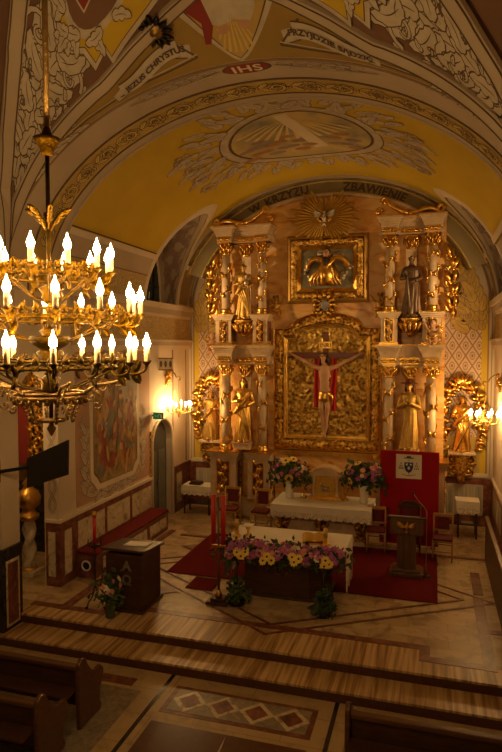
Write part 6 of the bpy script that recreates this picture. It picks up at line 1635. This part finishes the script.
for ti, (z, rr, rc, n, mt, a0) in enumerate(tiers):
    m = MB(); m.tube(circ(rr, 40, z + .025), .014, 6, True); m.tube(circ(rr, 40, z + .075), .009, 6, True)
    for k in range(76):
        a = 2 * PI * k / 76; nr = Vector((math.cos(a), math.sin(a), 0)); tg = Vector((-math.sin(a), math.cos(a), 0)); p = nr * rr + Vector((0, 0, z + .05))
        m.ball_leaf(p, tg * .5 * (-1) ** k + Vector((0, 0, 1)), nr, .065 + .02 * (k % 3 == 0), .034, .5); m.ball_leaf(p, tg * .8 * (-1) ** k - Vector((0, 0, .8)), nr, .06 + .02 * (k % 3 == 1), .032, .5)
    m.build('tier_ring', mt, cd)
    sp = MB()
    for k in range(6):
        a = a0 + 2 * PI * k / 6; d = Vector((math.cos(a), math.sin(a), 0))
        sp.tube(spline([tuple(d * .02 + Vector((0, 0, z - .16))), tuple(d * rr * .4 + Vector((0, 0, z - .12))), tuple(d * rr * .8 + Vector((0, 0, z - .02))), tuple(d * rr + Vector((0, 0, z + .03)))], 4), .008, 5)
    sp.lathe([(.02, -.18), (.06, -.15), (.05, -.10), (.075, -.06), (.02, -.03)], 12, c=(0, 0, z))
    sp.build('tier_spokes', mt, cd)
    for k in range(n):
        a = a0 + 2 * PI * (k + .5) / n; d = Vector((math.cos(a), math.sin(a), 0)); zz = z + .02
        m = MB(); m.tube(spline([tuple(d * (rr - .02) + Vector((0, 0, zz))), tuple(d * (rr + .04) + Vector((0, 0, zz - .05))), tuple(d * (rc - .02) + Vector((0, 0, zz - .03))), tuple(d * rc + Vector((0, 0, zz + .03)))], 4), .009, 6)
        m.lathe([(.008, .02), (.030, .045), (.034, .055), (.014, .055)], 10, c=tuple(d * rc + Vector((0, 0, zz - .01))))
        for q in (-1, 1): m.ball_leaf(d * (rr + .05) + Vector((0, 0, zz - .04)), d * .6 + Vector((0, 0, q * .8)), Vector((-d.y, d.x, 0)), .10, .06, .4)
        arm = m.build('candle_arm', mt, cd)
        bulb_on(arm, tuple(d * rc + Vector((0, 0, zz + .045))), 1.0)
m = MB().lathe([(.03, 4.66), (.13, 4.72), (.15, 4.76), (.14, 4.78), (.04, 4.75)], 18); m.lathe([(.02, 4.50), (.05, 4.55), (.10, 4.66), (.04, 4.70)], 16); m.build('bowl', M['goldlampd'], cd)
m = MB().tube(circ(.245, 32, 4.33), .022, 6, True); m.tube(circ(.245, 32, 4.36), .012, 6, True)
for k in range(24): a = 2 * PI * k / 24; m.ball_leaf((.245 * math.cos(a), .245 * math.sin(a), 4.33), (0, 0, -1), (math.cos(a), math.sin(a), 0), .05, .05, .4)
m.build('lower_ring', M['bronze'], cd)
m = MB()
for k in range(6):
    a = .3 + k * PI / 3; d = Vector((math.cos(a), math.sin(a), 0))
    P = lambda u, v, hh, d=d: Vector((d.x * u - d.y * hh, d.y * u + d.x * hh, v))
    carve_scroll(m, P, (.30, 4.33), .06, 0, 1.3, .014, False); carve_scroll(m, P, (.34, 4.27), .035, 0, -1.2, .012, False)
    m.tube([P(*q, 0) for q in [(.25, 4.34), (.17, 4.26), (.15, 4.18), (.16, 4.14)]], .012, 6); m.tube([P(*q, 0) for q in [(.245, 4.36), (.34, 4.42), (.48, 4.44), (.56, 4.46)]], .012, 6)
    for q in range(5): m.ell(P(.165 + .012 * q, 4.16 + .03 * q, 0), .014, 6, 5)
    for q in range(4): carve_scroll(m, P, (.32 + .06 * q, 4.385 + .016 * q), .03, 0, 1.3 * (-1) ** q, .01, False)
m.build('scroll_brackets', M['bronze'], cd)
MB().lathe([(.10, 4.145), (.11, 4.155), (.11, 4.165), (.03, 4.175)], 18).build('lower_plate', M['bronze'], cd)
MB().lathe([(.004, 4.035), (.018, 4.06), (.036, 4.095), (.018, 4.12), (.014, 4.14)], 12).build('pendant_finial', M['bronze'], cd)
# wall lamps
def sconce(label, s, y):
    x = XC + s * (A - .36); t = thing('sconce', label, 'wall lamp', (x, y, 3.0), 0, 'wall lamps with candle bulbs')
    wx = s * .34
    m = MB(); P = lambda u, v, hh: Vector((wx - s * hh, u, v))
    m.lathe([(.05, -.02), (.11, .0), (.05, .03)], 14, c=(0, 0, .96))
    m.v = [(wx - s * (z - .95), x_, y_ + .92) for x_, y_, z in [(q[0], q[1], q[2]) for q in m.v]]
    for k in range(6): leaf3(m, P, 0, .92, PI * k / 3, .20, .12, .02)
    carve_scroll(m, P, (-.06, .72), .09, PI / 2, 1.2, .04); m.build('back_plate', M['gold'], t)
    m = MB().tube(spline([(wx - s * .02, 0, .92), (wx - s * .10, 0, 1.05), (wx - s * .22, 0, .98), (s * .06, 0, .88), (-s * .02, 0, .90), (-s * .04, 0, .82), (0, 0, .80)], 5), .016, 7); m.build('bracket_arm', M['bronze'], t)
    MB().tube([(0, 0, .81), (0, 0, .02)], .006, 6).build('chain', M['bronze'], t)
    m = MB().lathe([(.004, -.22), (.02, -.19), (.03, -.15), (.02, -.12), (.075, -.06), (.09, -.02), (.03, .02), (.012, .06)], 16); m.build('bowl', M['golddull'], t)
    for k in range(8):
        a = .2 + 2 * PI * k / 8; d = Vector((math.cos(a), math.sin(a), 0))
        m = MB().tube(spline([tuple(d * .05 + Vector((0, 0, -.04))), tuple(d * .18 + Vector((0, 0, -.09))), tuple(d * .30 + Vector((0, 0, -.06))), tuple(d * .33 + Vector((0, 0, -.01)))], 4), .010, 6)
        m.lathe([(.01, -.02), (.035, .0), (.03, .008)], 10, c=tuple(d * .33)); arm = m.build('candle_arm', M['golddull'], t)
        bulb_on(arm, tuple(d * .33 + Vector((0, 0, .005))), 1.1, FW)
sconce('gilded wall lamp of candle bulbs beside the arched doorway', -1, 15.0)
sconce('gilded wall lamp of candle bulbs on the right wall near the pennant-bearing saint', 1, 14.9)
# floodlights standing on the lunette sills, aimed at the altarpiece
def flood(label, s, y, power, tgt):
    x = XC + s * (A - .02); t = thing('floodlight', label, 'floodlight', (x, y, LZ0), 0, 'floodlights on the window sills')
    p = Vector((0, 0, .17)); d = (Vector(tgt) - Vector((x, y, LZ0 + .17))).normalized()
    R = d.to_track_quat('-Z', 'Y').to_matrix()
    m = MB().box(-.11, -.08, .0, .11, .08, .12); m.v = [tuple(R @ Vector(q) + p) for q in m.v]; m.build('housing', M['black'], t, bevel=.008)
    m = MB().box(-.10, -.07, -.004, .10, .07, .002); m.v = [tuple(R @ Vector(q) + p) for q in m.v]; m.build('glass', M['floodglass'], t)
    MB().box(-.06, -.06, 0, .06, .06, .015).tube([(0, 0, 0), (0, 0, .12)], .015, 6).build('bracket', M['black'], t)
    L = bpy.data.lights.new('floodlight_lamp', 'AREA'); L.shape = 'RECTANGLE'; L.size = .20; L.size_y = .14; L.energy = power; L.color = (1, .60, .24); L.spread = 2.2
    o = bpy.data.objects.new('floodlight_lamp', L); col.objects.link(o); o.location = Vector((x, y, LZ0 + .17)) + d * .012; o.rotation_mode = 'QUATERNION'; o.rotation_quaternion = d.to_track_quat('-Z', 'Y')
flood('small black floodlight on the window sill of the left lunette', -1, 13.95, 56, (-2.7, 16.0, 5.6))
flood('unseen black floodlight added on the window sill of the right lunette', 1, 13.95, 50, (-2.7, 16.0, 5.6))  # out of view, added to light the altarpiece from the right
# exit sign, number board, rosette
ex = thing('exit_sign', 'small green exit sign above the arched doorway', 'sign', (XL + .17, 14.12, 2.92))
MB().box(-.14, -.02, -.09, .14, .02, .09).box(-.17, -.01, -.02, -.14, .01, .02).build('housing', M['black'], ex); MB().box(-.13, -.024, -.08, .13, -.02, .08).build('lit_face', M['signgreen'], ex)
run = [[(.02, .05), (.045, .05), (.045, .025), (.02, .025)], [(.0, .02), (.03, .02), (.0, -.02), (-.03, -.02)], [(-.02, -.015), (.0, -.015), (.03, -.055), (.015, -.06)], [(-.09, .0), (-.05, .03), (-.05, -.03)], [(.07, -.05), (.11, -.05), (.11, .05), (.07, .05)]]
painted('pictogram', run, lambda u, v, h: Vector((u, -.024 - h, v)), M['paper'], ex, .002, 0)
nb = thing('number_board', 'white board of three squares high on the wall above the doorway', 'board', (XL + .22, 14.5, 4.25))
for k in (-1, 0, 1):
    q = MB().box(k * .135 - .062, -.02, -.14, k * .135 + .062, .02, .14).build('square_panel', M['cloth'], nb, bevel=.006)
    MB().prism([(k * .135 + .036 * math.cos(2 * PI * i / 16), .085 * math.sin(2 * PI * i / 16)) for i in range(16)], 'y', -.024, -.02).build('dark_motif', M['lineb'], q)
MB().box(-.215, -.015, .14, .21, .015, .165).box(-.215, -.015, -.165, .21, .015, -.14).build('rail', M['bronze'], nb)
ro = thing('ceiling_rosette', 'dark spiky rosette on the ceiling above the left painted ribbon', 'rosette', tuple(tfn(-1.0, .84, .06)))
nrm = (tfn(-1.0, .84, .1) - tfn(-1.0, .84, 0)).normalized(); ro.rotation_mode = 'QUATERNION'; ro.rotation_quaternion = nrm.to_track_quat('Z', 'Y')
MB().lathe([(.14, -.05), (.15, .0), (.09, .03), (.05, .07), (.01, .08)], 18).build('boss', M['bronze'], ro)
m = MB()
for k in range(12): a = 2 * PI * k / 12; m.ball_leaf((.10 * math.cos(a), .10 * math.sin(a), 0), (math.cos(a), math.sin(a), .05), (0, 0, 1), .17, .09, .3)
m.build('leaf_points', M['iron'], ro)
# ---- camera, world
cam = bpy.data.cameras.new('camera'); co = bpy.data.objects.new('camera', cam); col.objects.link(co)
co.location = (0, 0, H); co.rotation_euler = (PI / 2 - math.atan(29 / 600), 0, math.radians(16.8))
cam.sensor_fit = 'VERTICAL'; cam.sensor_height = 24; cam.lens = 24 * 600 / 752; cam.clip_start = .05
sc.camera = co
w = bpy.data.worlds.new('world'); sc.world = w; w.use_nodes = True
w.node_tree.nodes['Background'].inputs[0].default_value = (1, .62, .30, 1); w.node_tree.nodes['Background'].inputs[1].default_value = .004
vs_ = sc.view_settings; vs_.view_transform = 'Standard'; vs_.look = 'None'; vs_.gamma = 1; vs_.exposure = -0.5; vs_.use_curve_mapping = False
